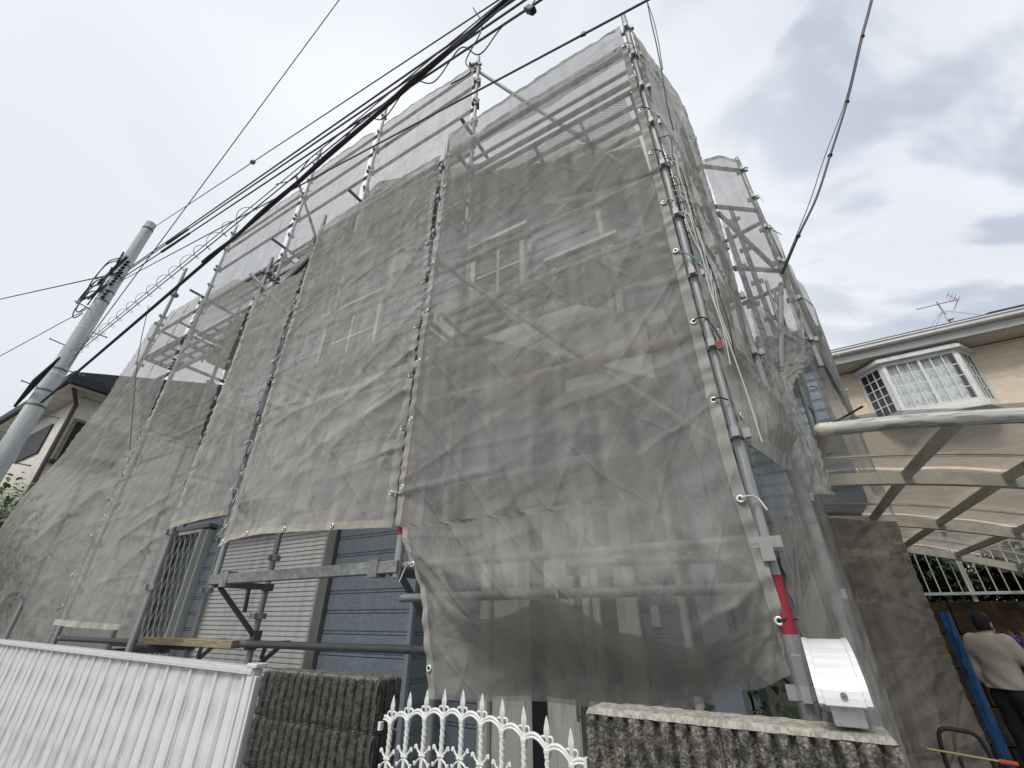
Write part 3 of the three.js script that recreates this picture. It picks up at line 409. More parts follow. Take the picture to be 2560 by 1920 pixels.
// ---------------------------------------------------------------- the house behind the nets
const HD = 2.9, PITCHED = 0.155;
const plankGeo = prism([[0, 0.012], [0.006, 0.004], [0.016, 0.0035], [0.020, 0.009], [0.024, 0.009], [0.030, 0.001], [0.036, 0], [0.149, 0], [0.153, 0.006], [0.153, 0.02], [0, 0.02]], 0, 1);
{ const uv = plankGeo.attributes.uv, p = plankGeo.attributes.position; for (let i = 0; i < uv.count; i++) uv.setXY(i, p.getX(i) * 2, p.getY(i)); }
const house = thing('house', 'two-storey house with blue plank siding and cream eaves behind the nets', 'house');
{
  const wall = (x0, x1, y0, y1, d0, d1) => box(x0, x1, y0, y1, d0, d1);
  const RIDGE = -3.65, RY = 6.9, EAVE = 5.2;                        // front gable
  part(house, 'wall', merge([
    wall(-7.0, -5.70, 0, 2.75, HD + 0.03, HD + 0.18), wall(-5.70, -3.76, 0, 0.9, HD + 0.03, HD + 0.18), wall(-5.70, -3.76, 2.45, 2.75, HD + 0.03, HD + 0.18), wall(-3.76, -2.60, 0, 2.75, HD + 0.03, HD + 0.18),
    wall(-2.78, -2.60, 0, 2.75, HD + 0.18, 3.42), wall(-2.60, -0.35, 2.62, 2.75, HD + 0.03, 3.42), wall(-2.6, -2.25, 0, 2.62, 3.42, 3.55), wall(-0.93, -0.35, 0, 2.62, 3.42, 3.55), wall(-2.25, -0.93, 2.56, 2.62, 3.42, 3.55),
    slab([[-7.0, 2.75], [-0.35, 2.75], [-0.35, EAVE], [RIDGE, RY], [-7.0, EAVE]], HD + 0.03, HD + 0.18),
    wall(-7.0, -6.85, 0, EAVE, HD + 0.18, 9), wall(-0.5, -0.35, 0, EAVE, HD + 0.18, 9), wall(-6.85, -0.5, 0, EAVE, 8.85, 9)]), M.sidingEdge);
  // the rear part of the house is wider: its upper storey reaches out behind the carport
  part(house, 'rear_wing', merge([wall(-0.35, 1.12, 2.85, 5.12, 6.83, 9), wall(-0.35, 0.3, 0, 2.85, 6.83, 9)]), M.sidingEdge);
  for (let y = 0.09; y < 4.98; y += PITCHED) { const m = part(house, 'siding_plank', plankGeo, M.siding, W(-0.34, y, 6.8)); m.scale.x = y > 2.8 ? 1.46 : 0.64; }
  part(house, 'rear_eave', merge([box(-0.6, 1.3, 5.14, 5.26, 6.45, 9.3)]), M.roofSlate);
  const holes = [[-5.70, -3.60, 0.9, 2.45], [-6.75, -5.9, 1.0, 2.62], [-2.6, -0.3, 0, 2.7], [-4.62, -3.55, 3.9, 5.25], [-2.1, -1.45, 4.35, 5.12], [-1.22, -0.6, 3.65, 4.6]];
  for (let y = 0.09, k = 0; y < RY - 0.1; y += PITCHED, k++) {
    const over = Math.max(0, y + PITCHED - EAVE) / (RY - EAVE), x0 = mix(-7.0, RIDGE, over), x1 = mix(-0.35, RIDGE, over);
    let spans = [[x0, x1]];
    for (const [a, b, c, d] of holes) if (y + PITCHED > c + 0.02 && y < d - 0.02) spans = spans.flatMap(([p, q]) => b <= p || a >= q ? [[p, q]] : [[p, a], [b, q]].filter(([s, t]) => t - s > 0.03));
    for (const [p, q] of spans) { const m = part(house, 'siding_plank', plankGeo, M.siding, W(p, y, HD)); m.scale.x = q - p; }
    if (y < 2.6) { const m = part(house, 'siding_plank', plankGeo, M.siding, W(-2.59, y, HD + 0.02)); m.rotation.y = Math.PI / 2; m.scale.x = 0.5; if (y < 2.45) for (const [p, q] of [[-2.57, -2.26], [-0.92, -0.36]]) { const n = part(house, 'siding_plank', plankGeo, M.siding, W(p, y, 3.40)); n.scale.x = q - p; } }
  }
  part(house, 'corner_trim', merge([rbox(-2.625, -2.585, 0.05, 2.72, HD - 0.006, HD + 0.03, 0.003), rbox(-7.02, -6.98, 0.05, 5.2, HD - 0.006, HD + 0.03, 0.003), rbox(-0.37, -0.33, 2.75, 5.2, HD - 0.006, HD + 0.03, 0.003)]), M.sidingEdge);
  // main roof: gable to the front, cream soffit and fascia
  const OV = 2.52, rk = (s, e, t, lo) => slab([[RIDGE, RY + t], [RIDGE + s * 3.48, RY + t - 3.48 * 0.5115], [RIDGE + s * 3.48, RY + lo - 3.48 * 0.5115], [RIDGE, RY + lo]].map(([x, y]) => [x, y]), e[0], e[1]);
  const roof = part(house, 'roof', merge([rk(-1, [OV, 9.3], 0.20, 0.10), rk(1, [OV, 9.3], 0.20, 0.10)]), M.roofSlate);
  part(roof, 'soffit', merge([rk(-1, [OV + 0.04, HD], 0.095, 0.065), rk(1, [OV + 0.04, HD], 0.095, 0.065)]), M.soffit);
  part(roof, 'fascia', merge([rk(-1, [OV - 0.03, OV - 0.002], 0.21, 0.03), rk(1, [OV - 0.03, OV - 0.002], 0.21, 0.03)]), M.cream);
  part(house, 'gable_trim', merge([rk(-1, [HD - 0.03, HD - 0.006], 0.06, -0.12), rk(1, [HD - 0.03, HD - 0.006], 0.06, -0.12)]), M.cream);
  // lower gable roof over the entrance
  const PX = -1.95, PY = 4.09, K = 0.59, pr = (s, len, e, t, lo) => slab([[PX, PY + t], [PX + s * len, PY + t - len * K], [PX + s * len, PY + lo - len * K], [PX, PY + lo]], e[0], e[1]);
  const porch = part(house, 'porch_roof', merge([pr(-1, 1.5, [2.44, HD], 0.20, 0.10), pr(1, 1.54, [2.44, HD], 0.20, 0.10)]), M.roofSlate);
  part(porch, 'soffit', merge([pr(-1, 1.5, [2.46, HD - 0.002], 0.095, 0.06), pr(1, 1.54, [2.46, HD - 0.002], 0.095, 0.06)]), M.cream);
  part(porch, 'fascia', merge([pr(-1, 1.52, [2.41, 2.438], 0.21, -0.28), pr(1, 1.56, [2.41, 2.438], 0.21, -0.28)]), M.cream);
  part(porch, 'bargeboard', merge([pr(-1, 1.5, [HD - 0.03, HD - 0.004], -0.02, -0.15), pr(1, 1.5, [HD - 0.03, HD - 0.004], -0.02, -0.15)]), M.cream);
  part(house, 'gutter', merge([rbox(-1.02, -0.30, 3.00, 3.10, 2.50, 2.60, 0.01), rbox(-0.52, -0.28, 3.42, 3.52, 2.6, 2.75, 0.01)]), M.cream);
  part(house, 'downpipe', merge([bar(W(-0.70, 3.7, HD - 0.04), W(-0.70, 5.2, HD - 0.04), 0.03, 10), bar(W(-0.62, 0.2, 3.3), W(-0.62, 2.6, 3.3), 0.03, 10)]), M.cream);
  // roller shutter
  const sh = new THREE.Group(); sh.name = 'roller_shutter'; house.add(sh);
  const slatGeo = prism([[0, 0.003], [0.003, 0], [0.033, 0], [0.0345, 0.004], [0.0345, 0.020], [0.0405, 0.021], [0.0405, 0.024], [0, 0.024]], 0, 1.86);
  for (let y = 0.92; y < 2.42; y += 0.0415) part(sh, 'slat', slatGeo, M.shutter, W(-5.64, y, HD + 0.03));
  part(sh, 'guide_frame', merge([rbox(-5.70, -5.64, 0.9, 2.47, HD - 0.02, HD + 0.06, 0.004), rbox(-3.775, -3.735, 0.9, 2.47, HD - 0.02, HD + 0.06, 0.004), rbox(-5.70, -3.62, 2.42, 2.56, HD - 0.05, HD + 0.06, 0.006), rbox(-5.72, -3.62, 0.84, 0.905, HD - 0.04, HD + 0.06, 0.006)]), M.aluPale);
  part(sh, 'side_case', merge([rbox(-3.735, -3.61, 0.9, 2.42, HD - 0.035, HD + 0.05, 0.004), rbox(-3.63, -3.605, 0.9, 2.42, HD - 0.045, HD - 0.036, 0.003)]), M.alu);
  // lattice window grille
  const gr = new THREE.Group(); gr.name = 'window_grille'; house.add(gr);
  const gx0 = -6.72, gx1 = -5.96, gy0 = 1.05, gy1 = 2.56, gd = 2.79;
  part(gr, 'grille_frame', merge([rbox(gx0, gx1, gy1 - 0.04, gy1, gd - 0.02, gd + 0.06, 0.005), rbox(gx0, gx1, gy0, gy0 + 0.04, gd - 0.02, gd + 0.06, 0.005), rbox(gx0, gx0 + 0.035, gy0 + 0.04, gy1 - 0.04, gd - 0.02, gd + 0.06, 0.005), rbox(gx1 - 0.035, gx1, gy0 + 0.04, gy1 - 0.04, gd - 0.02, gd + 0.06, 0.005), rbox(gx1 + 0.004, gx1 + 0.05, gy0, gy1, gd + 0.03, gd + 0.12, 0.005)]), M.grille);
  const slope = 2.6, stepX = 0.128;
  for (const s of [-1, 1]) for (let c = gx0 - 1.0; c < gx1 + 1.0; c += stepX) {
    const ends = []; for (const [x, y] of [[gx0 + 0.03, 0], [gx1 - 0.03, 0]]) { const yy = gy0 + 0.03 + s * (x - c) * slope; if (yy > gy0 + 0.03 && yy < gy1 - 0.03) ends.push([x, yy]); }
    for (const yy of [gy0 + 0.03, gy1 - 0.03]) { const x = c + s * (yy - gy0 - 0.03) / slope; if (x > gx0 + 0.03 && x < gx1 - 0.03) ends.push([x, yy]); }
    if (ends.length >= 2) part(gr, 'lattice_strip', beam(W(...ends[0], gd + 0.01 + s * 0.004), W(...ends[1], gd + 0.01 + s * 0.004), 0.009, 0.011, new THREE.Vector3(0, 0, 1)), M.grille);
  }
  const win = (x0, x1, y0, y1, d, cols, rows, mat = M.whitePaint) => {
    const g = new THREE.Group(); g.name = 'window'; house.add(g); const f = 0.055;
    part(g, 'window_frame', merge([rbox(x0, x1, y1 - f, y1, d - 0.05, d + 0.03, 0.004), rbox(x0, x1, y0, y0 + f, d - 0.06, d + 0.03, 0.004), rbox(x0, x0 + f, y0 + f, y1 - f, d - 0.05, d + 0.03, 0.004), rbox(x1 - f, x1, y0 + f, y1 - f, d - 0.05, d + 0.03, 0.004), rbox(x0 - 0.05, x1 + 0.05, y1 + 0.002, y1 + 0.05, d - 0.1, d + 0.02, 0.004)]), mat);
    const iw = (x1 - x0 - 2 * f) / cols, ih = (y1 - y0 - 2 * f) / rows;
    for (let i = 0; i < cols; i++) for (let j = 0; j < rows; j++) part(g, 'pane', box(x0 + f + i * iw + 0.012, x0 + f + (i + 1) * iw - 0.012, y0 + f + j * ih + 0.012, y0 + f + (j + 1) * ih - 0.012, d - 0.005, d + 0.005), M.glassSky);
    const bars = []; for (let i = 1; i < cols; i++) bars.push(box(x0 + f + i * iw - 0.013, x0 + f + i * iw + 0.013, y0 + f, y1 - f, d - 0.02, d + 0.008)); for (let j = 1; j < rows; j++) bars.push(box(x0 + f, x1 - f, y0 + f + j * ih - 0.013, y0 + f + j * ih + 0.013, d - 0.018, d + 0.006));
    if (bars.length) part(g, 'glazing_bar', merge(bars), mat);
    return g;
  };
  win(-6.72, -5.94, 1.0, 2.58, HD - 0.0, 1, 1, M.alu); win(-4.62, -3.55, 3.9, 5.25, HD - 0.02, 2, 3); win(-2.1, -1.45, 4.35, 5.12, HD - 0.12, 2, 2); win(-1.22, -0.6, 3.65, 4.6, HD - 0.02, 2, 1);
  part(house, 'vent_louvre', merge([...Array(7)].map((_, k) => box(-3.62, -3.16, 5.60 + k * 0.045, 5.625 + k * 0.045, HD - 0.03 + 0.002 * (k % 2), HD))), M.cream);
  // entrance door with a side light
  const door = new THREE.Group(); door.name = 'entrance_door'; house.add(door);
  part(door, 'door_frame', merge([rbox(-2.25, -2.16, 0.25, 2.56, 3.34, 3.46, 0.005), rbox(-1.02, -0.93, 0.25, 2.56, 3.34, 3.46, 0.005), rbox(-2.16, -1.02, 2.47, 2.56, 3.34, 3.46, 0.005), rbox(-1.36, -1.29, 0.25, 2.47, 3.35, 3.46, 0.005)]), M.cream);
  part(door, 'leaf', merge([rbox(-2.15, -1.37, 0.26, 2.46, 3.39, 3.43, 0.004), rbox(-2.08, -1.86, 0.5, 2.3, 3.38, 3.392, 0.003), rbox(-1.62, -1.44, 0.5, 2.3, 3.38, 3.392, 0.003)]), M.cream);
  part(door, 'side_panel', rbox(-1.285, -1.025, 0.26, 2.46, 3.39, 3.43, 0.004), M.cream);
  part(door, 'glass_slit', rbox(-1.80, -1.68, 0.45, 2.40, 3.376, 3.392, 0.003), M.glassDark); part(door, 'glass_slit', rbox(-1.22, -1.10, 0.45, 2.36, 3.376, 3.392, 0.003), M.glassDark);
  part(door, 'pull_handle', merge([bar(W(-1.42, 1.0, 3.32), W(-1.42, 1.55, 3.32), 0.012, 8), bar(W(-1.42, 1.02, 3.32), W(-1.42, 1.02, 3.38), 0.008, 8), bar(W(-1.42, 1.53, 3.32), W(-1.42, 1.53, 3.38), 0.008, 8)]), M.alu);
  part(house, 'porch_step', box(-2.58, -0.4, 0.03, 0.25, 2.95, 3.5), M.concrete);
  part(house, 'doorbell', rbox(-0.86, -0.80, 1.55, 1.68, 3.38, 3.40, 0.004), M.whitePaint);
}

// ---------------------------------------------------------------- white panel fence, block pillar, gate, block wall, wall box
const topY = (x) => 1.38 + (-2.53 - x) * 0.0122;                   // the row of walls follows the gently rising street
const fence = thing('panel_fence', 'white aluminium fence of ribbed upright panels under a round-edged top rail', 'fence');
{
  const rib = (x, w, h0, h = h0 * 1.5) => [[x, 0], [x + w * 0.15, h * 0.75], [x + w * 0.5, h], [x + w * 0.85, h * 0.75], [x + w, 0]];
  const prof = [[0, 0], [0.006, 0.005], [0.080, 0.005], [0.086, 0], ...rib(0.088, 0.012, 0.008), ...rib(0.102, 0.012, 0.008), ...rib(0.116, 0.012, 0.008), [0.131, 0.005], [0.196, 0.005], [0.201, 0.001], ...rib(0.203, 0.014, 0.009), ...rib(0.219, 0.026, 0.013), [0.247, 0.001], [0.258, 0.001], [0.258, -0.012], [0, -0.012]];
  const sh = new THREE.Shape(prof.map(([a, b]) => new THREE.Vector2(a, -b))), pg = new THREE.ExtrudeGeometry(sh, { depth: 1, bevelEnabled: false }).rotateX(-Math.PI / 2);
  const P = 0.2635;
  for (let k = 0; k < 24; k++) { const x = -2.56 - (k + 1) * P, m = part(fence, 'panel', pg, M.whiteGloss, W(x, 0.16, 1.655 + 0.0015 * (k % 2))); m.scale.y = topY(x + P / 2) - 0.16 - 0.02; }
  const xa = -2.50, xb = -2.56 - 24 * P;
  const tr = part(fence, 'top_rail', beam(W(xa - 0.01, topY(xa) - 0.012, 1.650), W(xb, topY(xb) - 0.012, 1.650), 0.05, 0.028), M.whiteGloss);
  part(tr, 'rail_bead', beam(W(xa - 0.012, topY(xa) - 0.029, 1.632), W(xb, topY(xb) - 0.029, 1.632), 0.014, 0.008), M.whiteGloss);
  part(fence, 'end_post', merge([rbox(-2.56, -2.505, 0.05, 1.372, 1.632, 1.685, 0.008), rbox(-2.503, -2.485, 0.05, 1.34, 1.64, 1.68, 0.006)]), M.whiteGloss);
  part(fence, 'end_cap', rbox(-2.565, -2.48, 1.374, 1.396, 1.622, 1.69, 0.006), M.whiteGloss);
  part(fence, 'bottom_rail', beam(W(-2.56, 0.13, 1.66), W(xb, 0.13, 1.66), 0.05, 0.05), M.whiteGloss);
  part(fence, 'base_wall', boxUV(box(xb, -2.44, -0.05, 0.10, 1.6, 1.75)), M.concrete);
}
// a split-faced block with upright grooves on its street face (and on one end)
function blockGeo(w, h, t, seed, pitch, groove, depth, rough, end) {
  const list = [];
  const face = (len, place, nUp) => {
    const nx = Math.ceil(len / 0.005), ny = Math.ceil(h / 0.011), pos = [], uv = [], idx = [];
    for (let j = 0; j <= ny; j++) for (let i = 0; i <= nx; i++) {
      const x = (i / nx) * len, y = (j / ny) * h, ph = (x / pitch + 0.5 + 0.05 * (vn(y * 20, seed, 3) - 0.5) + 0.16 * (vn(x / pitch * 0.5, seed, 9) - 0.5)) % 1, g = sstep(groove, groove * 0.45, Math.abs(ph - 0.5) * pitch);
      let dz = -depth * g + (1 - 0.75 * g) * rough * (fbm(x * 55 + seed * 9, y * 55, 7 + seed, 4) - 0.35);
      const ed = Math.min(y, h - y); dz -= 0.007 * Math.exp(-ed / 0.006); const p = place(x, y, dz); pos.push(p.x, p.y, p.z); uv.push(x * 2.2 + seed * 0.31, y * 2.2 + seed * 0.17);
    }
    for (let j = 0; j < ny; j++) for (let i = 0; i < nx; i++) { const a = j * (nx + 1) + i, b = a + 1, c = a + nx + 1, d = c + 1; idx.push(a, b, d, a, d, c); }
    const g = new THREE.BufferGeometry(); g.setAttribute('position', new THREE.Float32BufferAttribute(pos, 3)); g.setAttribute('uv', new THREE.Float32BufferAttribute(uv, 2)); g.setIndex(idx); g.computeVertexNormals(); list.push(g);
  };
  face(w, (x, y, dz) => new THREE.Vector3(x, y, dz));
  if (end) face(t, (x, y, dz) => new THREE.Vector3(w + dz * 0.6, y, -x));
  list.push(boxUV(new THREE.BoxGeometry(w - 0.024, h - 0.006, t - 0.024).translate(w / 2, h / 2, -t / 2 - 0.010)));
  return merge(list);
}
const pillar = thing('block_pillar', 'dark split-faced block pillar with coarse upright grooves beside the white gate', 'pillar');
{
  const a = blockGeo(0.41, 0.182, 0.14, 1, 0.052, 0.0068, 0.024, 0.011, false), b = blockGeo(0.40, 0.182, 0.14, 2, 0.052, 0.0068, 0.024, 0.011, true);
  for (let k = 0; k < 8; k++) { const y = 1.372 - 0.188 * (k + 1); if (y < -0.15) break; part(pillar, 'block', a, M.blockDark, W(-2.43, y, 1.64)); part(pillar, 'block', b, M.blockDark, W(-2.016, y, 1.64)); }
  part(pillar, 'mortar', boxUV(box(-2.415, -1.632, -0.1, 1.366, 1.662, 1.77)), M.mortar);
}
// rough mortar capping
function capGeo(x0, x1, y, d0, d1, seed, hgt = 0.014) {
  const nx = Math.ceil((x1 - x0) / 0.009), nz = Math.ceil((d1 - d0) / 0.009), pos = [], uv = [], idx = [];
  for (let j = 0; j <= nz; j++) for (let i = 0; i <= nx; i++) {
    const x = mix(x0, x1, i / nx), d = mix(d0, d1, j / nz), e = Math.min((x - x0), (x1 - x), d - d0, d1 - d) / 0.016, n = fbm(x * 30 + seed, d * 30, seed, 4);
    const edge = Math.min(1, e + 0.35 * n), py = y + hgt * (0.35 + 0.9 * n) * Math.sqrt(Math.max(0, edge)) - (e <= 0 ? 0.012 : 0);
    pos.push(x + (e <= 0 ? 0.012 * (n - 0.5) : 0), py, -d + (e <= 0 ? 0.012 * (n - 0.5) : 0)); uv.push(x * 2.2, d * 2.2);
  }
  for (let j = 0; j < nz; j++) for (let i = 0; i < nx; i++) { const a = j * (nx + 1) + i, b = a + 1, c = a + nx + 1, d = c + 1; idx.push(a, b, d, a, d, c); }
  const g = new THREE.BufferGeometry(); g.setAttribute('position', new THREE.Float32BufferAttribute(pos, 3)); g.setAttribute('uv', new THREE.Float32BufferAttribute(uv, 2)); g.setIndex(idx); g.computeVertexNormals(); return g;
}
part(pillar, 'capping', capGeo(-2.425, -1.625, 1.370, 1.648, 1.775, 5, 0.004), M.blockPale);
const low = thing('block_wall', 'low speckled block wall with grooves and pale mortar capping beneath the wall box', 'wall');
{
  const a = blockGeo(0.405, 0.185, 0.15, 3, 0.047, 0.0088, 0.021, 0.0055, false), b = blockGeo(0.415, 0.185, 0.15, 4, 0.047, 0.0088, 0.021, 0.0055, true);
  for (let k = 0; k < 8; k++) { const y = 1.335 - 0.191 * (k + 1); if (y < -0.15) break; part(low, 'block', a, M.blockPale, W(-0.68, y, 1.63)); part(low, 'block', b, M.blockPale, W(-0.271, y, 1.63)); }
  part(low, 'mortar', boxUV(box(-0.665, 0.125, -0.1, 1.328, 1.655, 1.775)), M.mortar);
  part(low, 'capping', capGeo(-0.672, 0.142, 1.337, 1.634, 1.785, 9, 0.009), M.mortar);
}
const wbox = thing('wall_box', 'small white metal box with a curved lid and a lock, standing on the block wall', 'box');
{
  const prof = []; for (let k = 0; k <= 14; k++) { const t = k / 14; prof.push([1.405 + 0.142 * Math.cos(t * Math.PI / 2), 1.80 - 0.205 * Math.sin(t * Math.PI / 2)]); }
  const lid = (x0, x1, off) => { const o = prof.map(([y, d]) => [y + off, d - off]), i = prof.map(([y, d]) => [y + off - 0.004, d - off + 0.006]).reverse(); return prism([...o, ...i], x0, x1); };
  part(wbox, 'lid', lid(0.012, 0.100, 0), M.whiteGloss);
  part(wbox, 'lid_flange', lid(-0.002, 0.0116, 0.003), M.whiteGloss); part(wbox, 'lid_flange', lid(0.1004, 0.114, 0.003), M.whiteGloss);
  part(wbox, 'side', merge([prism([...prof.map(([y, d]) => [y - 0.004, d + 0.007]), [1.405, 1.80]], 0.001, 0.005), prism([...prof.map(([y, d]) => [y - 0.004, d + 0.007]), [1.405, 1.80]], 0.107, 0.111)]), M.whiteGloss);
  part(wbox, 'body', rbox(0.022, 0.094, 1.352, 1.47, 1.655, 1.775, 0.004), M.whiteGloss);
  part(wbox, 'lock', merge([new THREE.CylinderGeometry(0.0075, 0.0075, 0.006, 18).rotateX(Math.PI / 2), new THREE.BoxGeometry(0.009, 0.0018, 0.002).translate(0, 0, 0.0035)]), M.galvOld, W(0.058, 1.427, 1.5935));
}
const gate = thing('gate', 'white cast gate with spear finials, twisted bars and scrolls between pillar and block wall', 'gate');
{
  const GD = 1.66, xs = [...Array(10)].map((_, k) => -1.54 + k * 0.0889), tip = (x) => 1.36 - 0.30 * Math.pow((x + 1.175), 2) + (x > -1.175 ? -0.05 * (x + 1.175) : 0);
  const flatten = (g, k) => g.scale(1, 1, k);
  const spear = flatten(new THREE.LatheGeometry([[0.0005, 0.078], [0.004, 0.066], [0.0085, 0.046], [0.0095, 0.034], [0.007, 0.018], [0.0042, 0.008], [0.006, 0.002], [0.0065, -0.004], [0.0045, -0.008]].map(([r, y]) => new THREE.Vector2(r, y)), 10), 0.62);
  const midrib = new THREE.BoxGeometry(0.0022, 0.055, 0.013).translate(0, 0.037, 0);
  const curl = (s, r, tw) => { const pts = []; for (let k = 0; k <= 9; k++) { const a = -Math.PI / 2 + k / 9 * tw, q = r * (1 - 0.35 * k / 9); pts.push(new THREE.Vector3(s * (r + Math.cos(a) * q * 0.9), r + Math.sin(a) * q, 0)); } return pts; };
  const scroll = (s, r, rad, tw = 4.0) => { const p = curl(s, r, tw), g = tube(p, rad, 18, 6), e = p[p.length - 1]; return merge([g, new THREE.SphereGeometry(rad * 1.25, 8, 6).translate(e.x, e.y, e.z)]); };
  const finial = merge([spear.scale(1.28, 1, 1.1), midrib, scroll(1, 0.0125, 0.0042, 3.6), scroll(-1, 0.0125, 0.0042, 3.6)]);
  const collar = merge([new RoundedBoxGeometry(0.021, 0.013, 0.02, 2, 0.003), new RoundedBoxGeometry(0.017, 0.016, 0.017, 2, 0.002).translate(0, -0.011, 0)]);
  const twist = (() => { const g = new THREE.BoxGeometry(0.0145, 0.085, 0.0145, 2, 40, 2), p = g.attributes.position; for (let i = 0; i < p.count; i++) { const a = p.getY(i) / 0.085 * 6.6, x = p.getX(i), z = p.getZ(i); p.setX(i, x * Math.cos(a) - z * Math.sin(a)); p.setZ(i, x * Math.sin(a) + z * Math.cos(a)); } g.computeVertexNormals(); return toCreasedNormals(g, 0.7); })();
  const armUp = (s) => tube([[0.003, 0, 0], [s * 0.012, 0.006, 0], [s * 0.024, 0.016, 0], [s * 0.031, 0.028, 0], [s * 0.036, 0.029, 0], [s * 0.036, 0.022, 0]].map((p) => new THREE.Vector3(...p)), 0.0042, 18, 6);
  const cross = merge([...[1, -1].flatMap((s) => [armUp(s), armUp(s).scale(1, -0.85, 1).translate(0, -0.006, 0)].map((g, k) => { if (k) { const i = g.index.array; for (let q = 0; q < i.length; q += 3) [i[q], i[q + 2]] = [i[q + 2], i[q]]; g.computeVertexNormals(); } return g; })), new THREE.CapsuleGeometry(0.006, 0.022, 4, 8).rotateZ(Math.PI / 2), ...[1, -1].map((s) => new THREE.SphereGeometry(0.0056, 8, 6).translate(s * 0.0355, 0.021, 0)), ...[1, -1].map((s) => new THREE.SphereGeometry(0.0052, 8, 6).translate(s * 0.0355, -0.0235, 0))]);
  const shaft = new RoundedBoxGeometry(0.0155, 1, 0.0155, 2, 0.003);
  const blade = (() => { const s = new THREE.Shape(); s.moveTo(-0.007, 0); s.quadraticCurveTo(-0.011, -0.03, -0.021, -0.06); s.lineTo(-0.021, -0.85); s.lineTo(0.021, -0.85); s.lineTo(0.021, -0.06); s.quadraticCurveTo(0.011, -0.03, 0.007, 0); return new THREE.ExtrudeGeometry(s, { depth: 0.008, bevelEnabled: true, bevelSize: 0.002, bevelThickness: 0.002, bevelSegments: 2 }).translate(0, 0, -0.004); })();
  xs.forEach((x) => {
    const y = tip(x), b = new THREE.Group(); b.name = 'baluster'; gate.add(b); b.position.copy(W(x, y, GD));
    part(b, 'finial', finial, M.whiteGloss, new THREE.Vector3(0, -0.078, 0)); part(b, 'collar', collar, M.whiteGloss, new THREE.Vector3(0, -0.096, 0));
    part(b, 'twisted_bar', twist, M.whiteGloss, new THREE.Vector3(0, -0.152, 0)); part(b, 'scroll_cross', cross, M.whiteGloss, new THREE.Vector3(0, -0.207, 0.004));
    const s = part(b, 'shaft', shaft, M.whiteGloss, new THREE.Vector3(0, -0.262, 0)); s.scale.y = 0.136; part(b, 'blade', blade, M.whiteGloss, new THREE.Vector3(0, -0.325, 0));
  });
  for (let k = -1; k < xs.length; k++) {
    const x0 = xs[k] ?? xs[0] - 0.0889, x1 = xs[k + 1] ?? xs[k] + 0.0889, y0 = tip(x0) - 0.096, y1 = tip(x1) - 0.096, half = k < 0 ? [0.55, 1] : k === xs.length - 1 ? [0, 0.5] : [0, 1], pts = [];
    for (let q = 0; q <= 12; q++) { const t = mix(half[0], half[1], q / 12); pts.push(W(mix(x0, x1, t), mix(y0, y1, t) + 0.026 * Math.pow(Math.sin(Math.PI * t), 0.8), GD)); }
    const tb = (r, o, z) => tube(pts.map((p) => p.clone().add(new THREE.Vector3(0, o, z))), r, 22, 7);
    part(gate, 'arch', merge([tb(0.0058, 0.005, 0), tb(0.0042, -0.0045, 0.004), tb(0.0042, -0.0045, -0.004)]), M.whiteGloss);
  }
  const xe = xs[9], ye = tip(xe) - 0.096; part(gate, 'hinge_lug', rbox(-1.605, -1.588, tip(-1.59) - 0.112, tip(-1.59) - 0.082, GD - 0.01, GD + 0.01, 0.003), M.whiteGloss); part(gate, 'hinge_lug', (rbox(xe + 0.043, xe + 0.056, ye - 0.022, ye + 0.026, GD - 0.012, GD + 0.012, 0.003)), M.whiteGloss);
  part(gate, 'bottom_rail', rbox(-1.6, -0.69, 0.16, 0.2, GD - 0.012, GD + 0.012, 0.004), M.whiteGloss);
}

